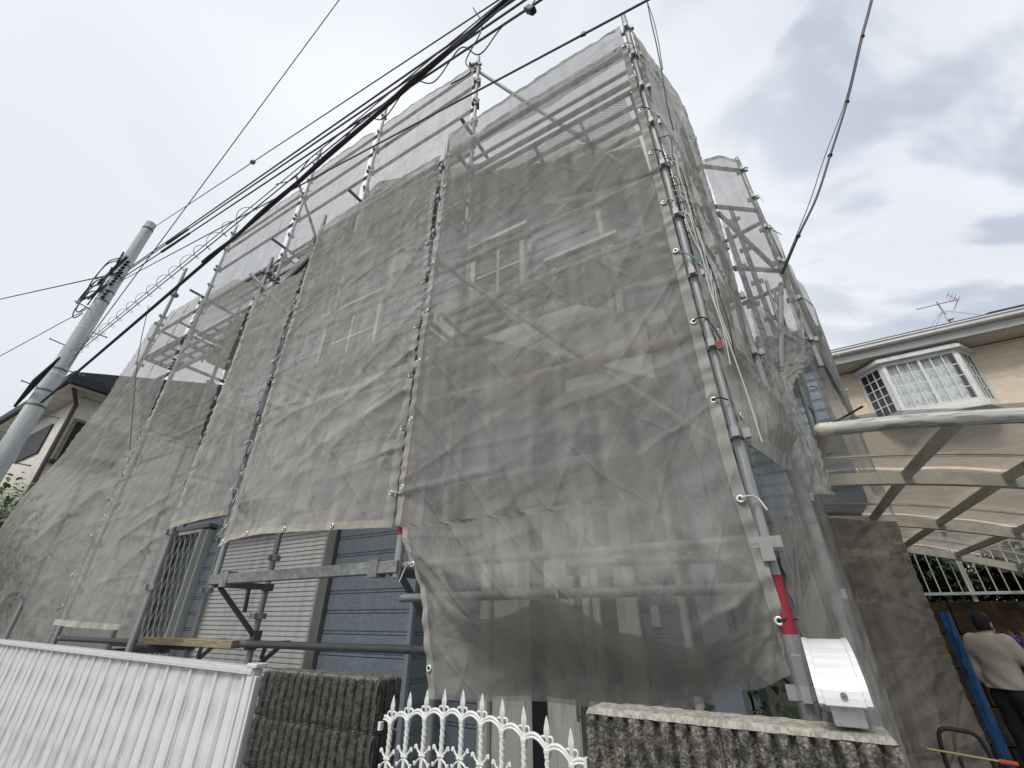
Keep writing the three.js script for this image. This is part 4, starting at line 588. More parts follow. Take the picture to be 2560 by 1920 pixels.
// ---------------------------------------------------------------- utility pole and wires
const poleTex = texture(512, 512, (u, v) => { const t = 0.88 + 0.25 * (fbm(u * 6, v * 6, 151, 5, 6) - 0.5) + 0.12 * (fbm(u * 40, v * 40, 152, 2, 40) - 0.5), b = sstep(0.5, 0.72, fbm(u * 4, v * 4, 153, 4, 4)); return [t * mix(1, 0.88, b), t * mix(1, 0.93, b), t * mix(0.97, 0.98, b)]; }, true);
const pole = thing('utility_pole', 'tall weathered concrete utility pole with step bolts and wire racks', 'pole');
const poleAt = (y) => W(-10.74, y, 1.77 - (9.6 - y) * 0.0225);
{
  const g = new THREE.CylinderGeometry(0.098, 0.165, 9.65, 28, 12); g.applyQuaternion(new THREE.Quaternion().setFromUnitVectors(new THREE.Vector3(0, 1, 0), poleAt(9).sub(poleAt(1)).normalize())); const c = poleAt(4.83); g.translate(c.x, c.y, c.z);
  part(pole, 'shaft', g, std([0.58, 0.62, 0.635], 0.85, { map: poleTex, bumpMap: speckBump, bumpScale: 0.002 }));
  const ring = (y, r, m = M.galvOld, h = 0.04) => part(pole, 'band', new THREE.CylinderGeometry(r * 0.82, r * 0.82, h, 24).translate(poleAt(y).x, y, poleAt(y).z), m);
  for (const [y, r] of [[9.45, 0.126], [8.3, 0.134], [7.95, 0.137], [7.55, 0.14], [7.3, 0.142], [5.65, 0.157], [5.2, 0.161], [4.9, 0.164]]) ring(y, r, y > 9 ? M.rubber : M.galvDark);
  ring(6.6, 0.149, M.whitePaint, 0.02); ring(5.55, 0.158, M.whitePaint, 0.02);
  for (let y = 3.0, k = 0; y < 7.4; y += 0.45, k++) { const p = poleAt(y), s = k % 2 ? 1 : -1; part(pole, 'step_bolt', merge([bar(p, p.clone().add(new THREE.Vector3(0.05, 0, s * 0.34)), 0.011, 8), new THREE.CylinderGeometry(0.02, 0.02, 0.012, 8).rotateX(Math.PI / 2).translate(p.x + 0.05, p.y, p.z + s * 0.34)]), M.galvOld); }
  for (const [y, n] of [[8.05, 5], [7.75, 5], [7.4, 3]]) for (let k = 0; k < n; k++) { const p = poleAt(y); part(pole, 'insulator', new THREE.LatheGeometry([[0.012, -0.05], [0.03, -0.04], [0.018, -0.02], [0.03, 0], [0.018, 0.02], [0.03, 0.04], [0.012, 0.05]].map(([a, b]) => new THREE.Vector2(a, b)), 10).rotateZ(1.2).translate(p.x + 0.14 + k * 0.07, y + k * 0.045 - 0.06, p.z + 0.05), M.rubber); }
  part(pole, 'crossarm', merge([beam(poleAt(8.0).add(new THREE.Vector3(-0.35, -0.15, 0.15)), poleAt(8.0).add(new THREE.Vector3(0.55, 0.2, 0.12)), 0.05, 0.05), beam(poleAt(7.5).add(new THREE.Vector3(-0.4, -0.05, 0.15)), poleAt(7.5).add(new THREE.Vector3(0.3, 0.05, 0.12)), 0.04, 0.04)]), M.galvDark);
  const r = rng(77);
  for (let k = 0; k < 9; k++) { const y = 7.2 + r() * 1.0, p = poleAt(y), s = r() < 0.6 ? -1 : 1, q = 0.25 + 0.35 * r(); part(pole, 'jumper_wire', tube([p.clone().add(new THREE.Vector3(0.1, 0.2, 0.14)), p.clone().add(new THREE.Vector3(s * q, 0.25, 0.2)), p.clone().add(new THREE.Vector3(s * q * 1.5, -0.1 - 0.2 * r(), 0.22)), p.clone().add(new THREE.Vector3(s * q * 0.6, -0.45 * r() - 0.2, 0.2)), p.clone().add(new THREE.Vector3(0.02, -0.35, 0.16))], 0.011, 26, 5), M.rubber); }
  part(pole, 'closure', merge([bar(poleAt(5.1).add(new THREE.Vector3(-0.25, -0.22, 0.2)), poleAt(5.25).add(new THREE.Vector3(0.2, 0.02, 0.2)), 0.02, 10, 0.05), bar(poleAt(5.25).add(new THREE.Vector3(0.2, 0.02, 0.2)), poleAt(5.4).add(new THREE.Vector3(0.55, 0.28, 0.15)), 0.05, 10, 0.015)]), M.black);
}
// wires: straight through two points, with a little sag, carried on past the second point
function wire(label, a, b, r, mat, on = 0.6, sag = 0.0, name = 'overhead_cable', group) {
  const d = b.clone().sub(a), pts = []; const n = 24;
  for (let k = 0; k <= n; k++) { const t = k / n * (1 + on), p = a.clone().addScaledVector(d, t); p.y -= sag * 4 * t * (1 - t); pts.push(p); }
  return whole(name, label, 'cable', tube(pts, r, 60, 7), mat, group);
}
const wireGrey = std([0.09, 0.09, 0.095], 0.6), wireBlack = std([0.022, 0.022, 0.024], 0.55);
{
  const g = 'cables strung along the street';
  wire('thin steel wire with a ball insulator from the tip of the utility pole', poleAt(9.35), W(-0.88, 6.07, 1.3), 0.0065, wireGrey, 0.9, 0, 'overhead_cable', g);
  { const a = poleAt(9.35), b = W(-0.88, 6.07, 1.3), q = a.clone().lerp(b, 0.548); scene.children[scene.children.length - 1]; part(scene.children[scene.children.length - 1], 'ball_insulator', merge([new THREE.SphereGeometry(0.036, 14, 10).translate(q.x, q.y, q.z), new THREE.TorusGeometry(0.036, 0.008, 6, 14).rotateY(0.6).translate(q.x, q.y, q.z)]), M.galvOld); }
  wire('uppermost of three parallel grey cables leaving the pole rack', W(-10.3, 8.12, 1.77), W(-0.66, 5.86, 1.3), 0.0095, wireGrey, 0.9, 0, 'overhead_cable', g);
  wire('middle one of three parallel grey cables, with a spliced sleeve', W(-10.3, 7.98, 1.75), W(-0.62, 5.72, 1.3), 0.0095, wireGrey, 0.9, 0, 'overhead_cable', g);
  wire('lowest of three parallel grey cables leaving the pole rack', W(-10.35, 7.72, 1.72), W(-0.50, 5.54, 1.3), 0.0095, wireGrey, 0.9, 0, 'overhead_cable', g);
  for (const [k, f0, f1] of [[1, 0.23, 0.33], [2, 0.24, 0.36]]) { const [a, b] = k === 1 ? [W(-10.3, 7.98, 1.75), W(-0.62, 5.72, 1.3)] : [W(-10.35, 7.72, 1.72), W(-0.50, 5.54, 1.3)]; part(scene.children[scene.children.length - (k === 1 ? 2 : 1)], 'splice_sleeve', bar(a.clone().lerp(b, f0), a.clone().lerp(b, f1), 0.022, 8, 0.016), M.rubber); }
  const A = W(-10.7, 4.96, 1.69), B = W(-0.79, 5.94, 1.3);
  wire('thick black cable bundle running up in front of the scaffold', A, B, 0.019, wireBlack, 0.9, 0.04, 'overhead_cable', g);
  const bundle = scene.children[scene.children.length - 1];
  { const pts = []; for (let k = 0; k <= 40; k++) { const t = 0.55 + k / 40 * 0.75, p = A.clone().lerp(B, t); p.y -= 0.16 * t * (1 - t); pts.push(p.add(new THREE.Vector3(0, 0.02 + 0.016 * Math.sin(k * 0.9), 0.01 * Math.cos(k)))); } part(bundle, 'bundled_cable', tube(pts, 0.02, 120, 7), wireBlack); const p2 = pts.map((p, k) => p.clone().add(new THREE.Vector3(0, -0.045 + 0.012 * Math.sin(k * 0.6 + 2), 0.02))); part(bundle, 'bundled_cable', tube(p2, 0.013, 120, 6), wireBlack); }
  // helical hanger round a messenger wire, beside the bundle
  { const a = W(-10.4, 5.98, 1.70), b = W(-0.83, 5.98, 1.29), pts = [], n = 900; const d = b.clone().sub(a), L = d.length();
    for (let k = 0; k <= n; k++) { const t = k / n * 0.62, ph = t * L * 2 * Math.PI / 0.36, p = a.clone().addScaledVector(d, t); p.y += 0.062 * Math.sin(ph) - 0.05; p.z += 0.062 * Math.cos(ph); p.x += 0.03 * Math.sin(ph * 0.5); pts.push(p); }
    const h = thing('cable_hanger', 'spiral hanger wire looping round a thin messenger beside the black bundle', 'cable');
    part(h, 'spiral', tube(pts, 0.0036, 1800, 4), wireGrey); part(h, 'messenger', bar(a, b.clone().addScaledVector(d, 0.3), 0.0055, 6), wireGrey); part(h, 'carried_cable', bar(a.clone().add(new THREE.Vector3(0, -0.13, 0)), b.clone().addScaledVector(d, 0.3).add(new THREE.Vector3(0, -0.13, 0)), 0.007, 6), wireGrey); }
  { const l = thing('slack_cable', 'slack black wire looping between the bundle and the scaffold top', 'cable'); const pts = [[-4.0, 6.02, 1.42], [-3.6, 5.86, 1.42], [-3.3, 6.0, 1.4], [-3.0, 5.75, 1.4], [-2.55, 6.02, 1.4], [-2.2, 5.72, 1.4], [-1.9, 5.98, 1.38], [-1.55, 5.62, 1.36], [-1.3, 5.86, 1.35], [-1.05, 5.45, 1.33], [-0.85, 5.62, 1.32], [-0.6, 5.55, 1.3], [-0.5, 5.9, 1.3]].map((p) => W(...p)); part(l, 'wire_loop', tube(pts, 0.0055, 160, 5), wireBlack); part(l, 'wire_loop', tube([[-1.15, 6.3, 1.3], [-1.05, 5.8, 1.31], [-1.2, 5.5, 1.33], [-1.15, 5.3, 1.34], [-1.35, 5.35, 1.35]].map((p) => W(...p)), 0.0055, 60, 5), wireBlack); }
  wire('thin wire crossing low in front of the nets with a small clamp', W(-10.4, 7.66, 1.72), W(0.12, 4.63, 1.3), 0.0072, wireGrey, 0.6, 0, 'overhead_cable', g);
  { const a = W(-10.4, 7.66, 1.72), b = W(0.12, 4.63, 1.3), q = a.clone().lerp(b, 0.964); part(scene.children[scene.children.length - 1], 'clamp', merge([new THREE.BoxGeometry(0.03, 0.02, 0.016).rotateZ(-0.4), new THREE.CylinderGeometry(0.004, 0.004, 0.04, 6).translate(0, 0.012, 0)]).translate(q.x, q.y, q.z), M.black); }
  const term = thing('cable_terminal', 'black oblong cable terminal hanging from the bundle above the roof line', 'box'); { const q = W(-0.60, 5.50, 1.3); part(term, 'case', new RoundedBoxGeometry(0.05, 0.115, 0.05, 3, 0.014).rotateZ(0.45).translate(q.x, q.y, q.z), M.black); part(term, 'bracket', bar(q, q.clone().add(new THREE.Vector3(-0.05, 0.10, 0)), 0.008, 6), M.black); }
  wire('thin wire slanting up from beside the utility pole into the open sky', W(-10.3, 5.6, 1.70), W(-4.11, 10.69, 1.3), 0.0075, wireGrey, 0.5);
  wire('grey drop cable leaving the pole rack away from the house', poleAt(8.12), W(-16.0, 9.45, 1.2), 0.014, wireGrey, 1.5, 0);
  wire('thin guy wire slanting from the pole down past the neighbouring roof', poleAt(7.35), W(-13.5, 6.6, 1.2), 0.0075, wireGrey, 1.5, 0);
  whole('drop_wire', 'thin black wire hanging down the face of the flared end net', 'cable', tube([W(-7.37, 5.78, 1.66), W(-6.85, 4.77, 1.68), W(-5.78, 3.2, 1.72)], 0.005, 30, 5), wireBlack);
  const sv = thing('service_cable', 'doubled black service cable curving down from the sky to the side net', 'cable');
  const cp = [[2.6, 7.9, 2.75], [1.87, 6.31, 3], [1.67, 5.9, 3.0], [1.35, 5.22, 3.0], [1.09, 4.73, 3.0], [0.89, 4.36, 3.0], [0.70, 4.09, 3.02], [0.55, 3.93, 3.2]].map((p) => W(...p));
  part(sv, 'main_cable', tube(cp, 0.0085, 70, 7), wireGrey); part(sv, 'support_wire', tube(cp.map((p, k) => p.clone().add(new THREE.Vector3(k === 5 || k === 4 ? -0.035 : -0.012, 0, 0.01))), 0.0035, 70, 5), wireGrey);
  for (const k of [2, 3, 4, 6]) part(sv, 'clip', new THREE.TorusGeometry(0.013, 0.005, 6, 10).rotateX(1.2).translate(cp[k].x, cp[k].y, cp[k].z), wireGrey);
  whole('drop_wire', 'thin black twin wire dangling beside the top of the corner pole', 'cable', merge([tube([[0.16, 5.75, 1.75], [0.14, 5.39, 1.75], [0.125, 5.04, 1.75], [0.105, 4.71, 1.76], [0.08, 4.4, 1.78], [0.075, 4.2, 1.82]].map((p) => W(...p)), 0.0042, 40, 5), tube([[0.155, 5.75, 1.75], [0.155, 5.35, 1.75], [0.14, 5.04, 1.75], [0.115, 4.75, 1.76]].map((p) => W(...p)), 0.003, 30, 5)]), wireBlack);
  // the next pole of the street, that carries the other ends
  const p2 = thing('utility_pole', 'second concrete utility pole further along the street, carrying the other cable ends', 'pole'); part(p2, 'shaft', new THREE.CylinderGeometry(0.12, 0.2, 9.6, 24).translate(9.4, 4.8, -0.95), pole.children[0].material); part(p2, 'crossarm', box(8.7, 10.1, 7.4, 7.5, 0.78, 0.86), M.galvDark);
}

// ---------------------------------------------------------------- neighbouring houses
const stucco = std([0.80, 0.765, 0.67], 0.95, { map: fineSpeck, bumpMap: speckBump, bumpScale: 0.006 });
const lh = thing('house', 'cream stucco neighbour house with dark gutters and a balcony behind the utility pole', 'house');
{
  const x0 = -21, x1 = -12.9, d0 = 2.6, d1 = 9;
  part(lh, 'wall', boxUV(merge([box(x0, x1, 0, 6.05, d0, d1)])), stucco);
  const roof = part(lh, 'roof', merge([box(x0 - 0.5, x1 + 0.5, 6.34, 6.40, d0 - 0.42, d1 + 0.4), prism([[6.402, d0 - 0.42], [7.7, (d0 + d1) / 2], [6.402, d1 + 0.4]], x0 - 0.4, x1 + 0.4)]), M.roofSlate);
  part(roof, 'soffit', box(x0 - 0.46, x1 + 0.46, 6.06, 6.10, d0 - 0.38, d1 + 0.36), M.soffit);
  part(roof, 'gutter', merge([rbox(x1 + 0.44, x1 + 0.56, 6.10, 6.32, d0 - 0.42, d1 + 0.4, 0.02), rbox(x0 - 0.5, x1 + 0.43, 6.12, 6.32, d0 - 0.46, d0 - 0.36, 0.02)]), M.black);
  part(lh, 'downpipe', merge([bar(W(x1 + 0.4, 6.1, d0 - 0.3), W(x1 + 0.03, 5.85, d0 - 0.04), 0.04, 8), bar(W(x1 + 0.03, 5.85, d0 - 0.04), W(x1 + 0.03, 0.1, d0 - 0.04), 0.04, 8)]), std([0.07, 0.05, 0.045], 0.7));
  const w = new THREE.Group(); w.name = 'shutter_window'; lh.add(w);
  part(w, 'window_frame', merge([box(x1 + 0.001, x1 + 0.05, 5.48, 5.54, 2.66, 3.75), box(x1 + 0.001, x1 + 0.05, 4.58, 5.48, 2.66, 2.71), box(x1 + 0.001, x1 + 0.05, 4.58, 5.48, 3.70, 3.75)]), std([0.20, 0.17, 0.09], 0.6));
  for (let y = 4.62, k = 0; y < 5.46; y += 0.075, k++) part(w, 'slat', new THREE.BoxGeometry(0.03, 0.062, 0.985).rotateZ(-0.25), M.black, W(x1 + 0.022, y + 0.03, 3.205));
  part(w, 'sill', box(x1 + 0.001, x1 + 0.1, 4.50, 4.578, 2.62, 3.8), M.black);
  const bal = new THREE.Group(); bal.name = 'balcony'; lh.add(bal);
  part(bal, 'rail', merge([box(-18.5, -13.2, 4.55, 4.62, 2.05, 2.12), box(-18.5, -13.2, 3.68, 3.8, 2.02, 2.12), box(-13.28, -13.2, 3.8, 4.55, 2.05, 2.12)]), M.black);
  for (let k = 0; k < 12; k++) part(bal, 'baluster', box(-13.5 - k * 0.42, -13.26 - k * 0.42, 3.84, 4.5, 2.07, 2.10), std([0.22, 0.20, 0.17], 0.7));
  part(bal, 'slab', box(-18.5, -13.2, 3.5, 3.66, 2.04, d0), stucco);
  part(lh, 'blind', box(-15.4, -13.9, 4.9, 5.6, d0 - 0.04, d0 - 0.01), M.roofSlate);
}
{ const f = thing('house', 'distant house with a rust-red roof just visible past the utility pole', 'house'); part(f, 'wall', box(-40, -33, 0, 8.2, 5.5, 13), stucco); part(f, 'roof', prism([[8.2, 5.2], [10, 9.2], [8.2, 13.3]], -40.4, -32.6), std([0.28, 0.05, 0.05], 0.8)); }
const tileTex = texture(512, 512, (u, v) => { const row = Math.floor(v * 16), j = (v * 16) % 1, i = (u * 4 + (row % 2) * 0.5) % 1, g = j < 0.10 || i < 0.02 ? 1 : 0; const t = 0.94 + 0.07 * (hash(Math.floor(u * 4 + (row % 2) * 0.5), row, 7) - 0.5) + 0.06 * (fbm(u * 40, v * 40, 161, 3, 40) - 0.5); return g ? [t * 0.92, t * 0.91, t * 0.89] : [t, t, t]; }, true, 1);
const rh = thing('house', 'beige tiled neighbour house with white gutter and bay window above the carport', 'house');
{
  const d = 11, m = std([0.82, 0.69, 0.53], 0.85, { map: tileTex, bumpMap: tileTex, bumpScale: 0.004 });
  part(rh, 'wall', boxUV(box(-4, 12, 0, 6.44, d, d + 8)), m);  // wall extended past the roof end to block bright sky behind the nets
  const roof = part(rh, 'roof', merge([prism([[6.74, d - 0.62], [8.3, d + 4], [8.3, d + 4.1], [6.80, d - 0.62]], 0.8, 12.4), box(0.8, 12.4, 6.72, 6.735, d - 0.6, d + 7)]), M.roofSlate);
  part(roof, 'gutter', merge([rbox(0.85, 12.4, 6.62, 6.71, d - 0.70, d - 0.58, 0.02), rbox(0.85, 12.4, 6.695, 6.73, d - 0.72, d - 0.56, 0.01)]), M.whitePaint);
  part(roof, 'fascia', rbox(0.82, 12.4, 6.46, 6.69, d - 0.555, d - 0.50, 0.006), M.whitePaint);
  part(roof, 'soffit', box(0.82, 12.4, 6.455, 6.48, d - 0.49, d - 0.002), M.soffit);
  for (let k = 0; k < 3; k++) part(roof, 'solar_panel', merge([beam(W(4.9 + k * 1.5, 7.06, d - 0.1), W(4.9 + k * 1.5, 7.65, d + 1.6), 1.45, 0.05)]).translate(0.72, 0, 0), M.glassSky);
  // bay window
  const bw = new THREE.Group(); bw.name = 'bay_window'; rh.add(bw);
  const bx0 = 2.46, bx1 = 4.34, fx0 = 2.82, fx1 = 4.02, y0 = 5.18, y1 = 6.30, pd = 0.42, D = d - 0.001;
  const out = [[bx0, 0], [fx0, pd], [fx1, pd], [bx1, 0]];
  const lay = (grow, ya, yb) => { const pts = [[bx0 - grow, 0], [fx0 - grow * 0.6, pd + grow], [fx1 + grow * 0.6, pd + grow], [bx1 + grow, 0]], s = new THREE.Shape(pts.map(([x, q]) => new THREE.Vector2(x, -q))); return new THREE.ExtrudeGeometry(s, { depth: yb - ya, bevelEnabled: false }).rotateX(-Math.PI / 2).translate(0, ya, -D); };
  part(bw, 'canopy', merge([lay(0.10, y1, y1 + 0.07), lay(0.06, y1 + 0.07, y1 + 0.11)]), M.whitePaint); part(bw, 'sill', merge([lay(0.05, y0 - 0.12, y0 - 0.02), lay(0.02, y0 - 0.02, y0)]), M.whitePaint);
  const facet = (a, b, cols, rows, open) => {
    const A = W(a[0], 0, D - a[1]), B = W(b[0], 0, D - b[1]), L = A.distanceTo(B), g = new THREE.Group(); g.name = 'sash'; bw.add(g); g.position.copy(A); g.rotation.y = -Math.atan2(B.z - A.z, B.x - A.x); g.position.y = y0;
    const H = y1 - y0, f = 0.07, bx = (p, q, r, s, z0, z1) => new THREE.BoxGeometry(q - p, s - r, z1 - z0).translate((p + q) / 2, (r + s) / 2, (z0 + z1) / 2);
    const bars = [bx(0, L, 0, f, -0.03, 0.02), bx(0, L, H - f, H, -0.03, 0.02), bx(0, f, f, H - f, -0.03, 0.02), bx(L - f, L, f, H - f, -0.03, 0.02)]; const iw = (L - 2 * f) / cols, ih = (H - 2 * f) / rows;
    for (let k = 1; k < cols; k++) bars.push(bx(f + k * iw - (k === cols / 2 ? 0.022 : 0.009), f + k * iw + (k === cols / 2 ? 0.022 : 0.009), f, H - f, -0.012, 0.008)); for (let k = 1; k < rows; k++) bars.push(bx(f, L - f, f + k * ih - 0.009, f + k * ih + 0.009, -0.011, 0.007));
    part(g, 'glazing_bar', merge(bars), M.whitePaint);
    for (let i = 0; i < cols; i++) for (let j = 0; j < rows; j++) part(g, 'pane', bx(f + i * iw, f + (i + 1) * iw, f + j * ih, f + (j + 1) * ih, -0.006, -0.003), open ? M.glassDark : bayGlass);
  };
  const bayGlass = phys([0.97, 0.98, 0.98], 0.03, { transmission: 1, thickness: 0, ior: 1.5 });
  facet(out[0], out[1], 3, 5, true); facet(out[1], out[2], 6, 4, false); facet(out[2], out[3], 3, 4, true);
  const cp = []; { const nx = 90, pos = [], idx = [], yb = y0 + 0.05; for (let j = 0; j <= 6; j++) for (let i = 0; i <= nx; i++) { const t = i / nx, x = mix(fx0 + 0.1, fx1 - 0.1, t), v = j / 6; pos.push(x, mix(yb + 0.03 * Math.sin(t * 9), y1 - 0.08, v), -(D - pd + 0.10) + 0.022 * Math.sin(t * 60 + 3 * vn(t * 8, 1, 3))); } for (let j = 0; j < 6; j++) for (let i = 0; i < nx; i++) { const a = j * (nx + 1) + i; idx.push(a, a + 1, a + nx + 2, a, a + nx + 2, a + nx + 1); } const g = new THREE.BufferGeometry(); g.setAttribute('position', new THREE.Float32BufferAttribute(pos, 3)); g.setAttribute('uv', new THREE.Float32BufferAttribute(new Float32Array(pos.length / 3 * 2), 2)); g.setIndex(idx); g.computeVertexNormals(); cp.push(g); }
  part(bw, 'curtain', cp[0], phys([0.85, 0.86, 0.84], 1, { transmission: 0.15, thickness: 0, side: THREE.DoubleSide }));
}
const ant = thing('tv_antenna', 'pinkish metal television aerial with many rods on the neighbouring roof', 'antenna');
{
  const m = std([0.42, 0.30, 0.30], 0.5, { metalness: 0.4 }), b = W(4.77, 7.0, 12), t = W(4.72, 8.22, 12);
  part(ant, 'mast', bar(b, t, 0.018, 8), M.galv); const a0 = W(4.28, 8.10, 11.9), a1 = W(5.12, 8.20, 12.1); part(ant, 'boom', bar(a0, a1, 0.011, 8), m);
  for (let k = 0; k < 12; k++) { const p = a0.clone().lerp(a1, k / 11.5), h = k < 9 ? 0.055 + 0.004 * k : 0.16; part(ant, 'rod', bar(p.clone().add(new THREE.Vector3(0.01, h * 0.7, -h)), p.clone().add(new THREE.Vector3(-0.01, -h * 0.7, h)), 0.006, 6), m); }
  part(ant, 'reflector', merge([-1, 1].flatMap((s) => [0, 1, 2, 3].map((k) => bar(a1.clone().add(new THREE.Vector3(-0.04 * k, s * 0.06 * k, -0.14)), a1.clone().add(new THREE.Vector3(-0.04 * k, s * 0.06 * k, 0.14)), 0.005, 5)).concat([bar(a1, a1.clone().add(new THREE.Vector3(-0.13, s * 0.2, 0)), 0.007, 5)]))), m);
  part(ant, 'amplifier_box', rbox(4.70, 4.82, 7.66, 7.80, 11.93, 12.0, 0.01), M.whitePaint);
  for (const [x, d] of [[3.9, 11.6], [5.6, 11.6], [4.4, 13.2], [5.4, 13.2]]) part(ant, 'guy_wire', bar(W(4.74, 7.95, 12), W(x, d > 12 ? 7.5 : 7.1, d), 0.004, 4), wireGrey);
}

// ---------------------------------------------------------------- carport
const carport = thing('carport', 'bone-white carport with curved beams and smoky translucent roof panels', 'carport');
{
  const X0 = 0.37, X1 = 3.1, under = (x) => { const t = x - X0; return 2.495 - 0.055 * t - 0.078 * t * t; };
  const arc = (xa, xb, lo, hi, d0, d1, n = 14) => { const top = [], bot = []; for (let k = 0; k <= n; k++) { const x = mix(xa, xb, k / n); top.push([x, under(x) + hi]); bot.push([x, under(x) + lo]); } return slab([...top, ...bot.reverse()], d0, d1); };
  const F = 2.70, beams = [4.0, 5.75, 7.6];
  const pts = (d, o, xa = X0, xb = X1) => [...Array(12)].map((_, k) => { const x = mix(xa, xb, k / 11); return W(x, under(x) + o, d); });
  const fp = part(carport, 'front_pipe', tube(pts(F, 0.0), 0.036, 60, 16), M.pipeWhite);
  part(fp, 'corner_cap', merge([new THREE.SphereGeometry(0.039, 18, 12).translate(X0, under(X0), -F), bar(W(X0, under(X0), F), W(X0 + 0.045, under(X0 + 0.045), F), 0.0385, 16)]), M.bone);
  { const uv = fp.geometry.attributes.uv; for (let i = 0; i < uv.count; i++) uv.setXY(i, uv.getX(i) * 3, uv.getY(i) * 0.6); }
  part(carport, 'edge_pipe', bar(W(X0, under(X0), F + 0.03), W(X0 + 0.02, under(X0) + 0.03, 8.2), 0.036, 16), M.bone);
  for (const d of beams) { part(carport, 'curved_beam', arc(X0 - (d > 5 ? 0.0 : 0.0), X1, 0, 0.085, d, d + 0.06), M.bone); }
  const xs = [0.93, 1.42, 1.90, 2.38];
  const D = [F, ...beams, 8.2];
  for (let k = 0; k < D.length - 1; k++) {
    const a = D[k] + (k ? 0.062 : 0.0), b = D[k + 1] - 0.002;
    for (const x of xs) part(carport, 'purlin', beam(W(x, under(x) + (k ? 0.062 : 0.02), a + (k ? 0 : 0.02)), W(x, under(x) + 0.062, b), 0.05, 0.042), M.bone);
    const mid = k === 0 ? 3.62 : (a + b) / 2 + 0.3;
    for (const q of [mid]) part(carport, 'glazing_rail', merge([arc(X0 + 0.03, X1, 0.098, 0.110, q, q + 0.022), arc(X0 + 0.03, X1, 0.1, 0.108, q + 0.05, q + 0.06)]), M.bone);
    if (k) part(carport, 'glazing_rail', arc(X0 + 0.03, X1, 0.088, 0.10, a + 0.04, a + 0.06), M.bone);
    const gx = [X0 + 0.03, ...xs, X1];
    for (let j = 0; j < gx.length - 1; j++) { const n = 6, pos = [], idx = [], uv = []; for (let i = 0; i <= n; i++) for (const d of [a, b]) { const x = mix(gx[j], gx[j + 1], i / n); pos.push(x, under(x) + 0.112 - (d === F ? 0.06 : 0) + 0.012 * Math.sin(Math.PI * i / n), -d); uv.push(x, d); } for (let i = 0; i < n; i++) idx.push(2 * i, 2 * i + 2, 2 * i + 3, 2 * i, 2 * i + 3, 2 * i + 1); const g = new THREE.BufferGeometry(); g.setAttribute('position', new THREE.Float32BufferAttribute(pos, 3)); g.setAttribute('uv', new THREE.Float32BufferAttribute(uv, 2)); g.setIndex(idx); g.computeVertexNormals(); part(carport, 'roof_panel', g, carport.userData.pm || (carport.userData.pm = phys([0.56, 0.55, 0.54], 0.36, { transmission: 0.93, thickness: 0, ior: 1.4, side: THREE.DoubleSide, roughnessMap: smoky() }))); }
  }
  delete carport.userData.pm;
  for (const d of beams) part(carport, 'post', box(X1 - 0.02, X1 + 0.1, 0, under(X1) + 0.1, d - 0.01, d + 0.1), M.bone);
  part(carport, 'tie_rod', merge([bar(W(0.42, 2.63, 3.1), W(0.62, 2.66, 2.9), 0.006, 6), bar(W(0.40, 2.63, 3.8), W(0.52, 2.64, 3.65), 0.006, 6)]), std([0.05, 0.02, 0.04], 0.6));
  function smoky() { return texture(256, 256, (u, v) => 0.55 + 0.45 * fbm(u * 6, v * 6, 171, 4, 6)); }
}

// ---------------------------------------------------------------- beyond the carport
const ret = thing('retaining_wall', 'mossy brown concrete retaining wall behind the person under the carport', 'wall');
{
  const moss = texture(512, 512, (u, v) => { const a = fbm(u * 5, v * 5, 181, 5, 5), b = fbm(u * 26, v * 26, 183, 3, 26), o = sstep(0.46, 0.62, a), t = 0.62 + 0.5 * (b - 0.5); return [t * mix(0.62, 0.60, o), t * mix(0.60, 0.46, o), t * mix(0.56, 0.27, o)]; }, true, 0.6);
  const m = std([0.42, 0.42, 0.42], 0.95, { map: moss, bumpMap: speckBump, bumpScale: 0.006 });
  for (let r = 0; r < 5; r++) for (let k = 0; k < 7; k++) part(ret, 'block', boxUV(rbox(0.8 + k * 0.9 + (r % 2) * 0.4, 1.69 + k * 0.9 + (r % 2) * 0.4, r * 0.36, r * 0.36 + 0.35, 8.0 + 0.01 * hash(k, r, 3), 8.3, 0.012), 0.7), m);
}
structure('garden_bed', boxUV(box(0.2, 14, -0.1, 1.72, 8.32, 10.98)), M.soil);
const barf = thing('bar_fence', 'white steel railing on top of the retaining wall', 'fence');
{
  part(barf, 'bottom_rail', rbox(1.2, 5.2, 1.865, 1.90, 8.08, 8.12, 0.004), M.whitePaint); part(barf, 'top_rail', rbox(1.2, 5.2, 2.62, 2.655, 8.08, 8.12, 0.004), M.whitePaint);
  for (let k = 0; k < 36; k++) part(barf, 'upright', box(1.26 + k * 0.108, 1.272 + k * 0.108, 1.902, 2.618, 8.093, 8.107), M.whitePaint);
  for (const x of [1.985, 3.7]) part(barf, 'post', rbox(x, x + 0.045, 1.78, 2.66, 8.122, 8.165, 0.004), M.whitePaint);
}
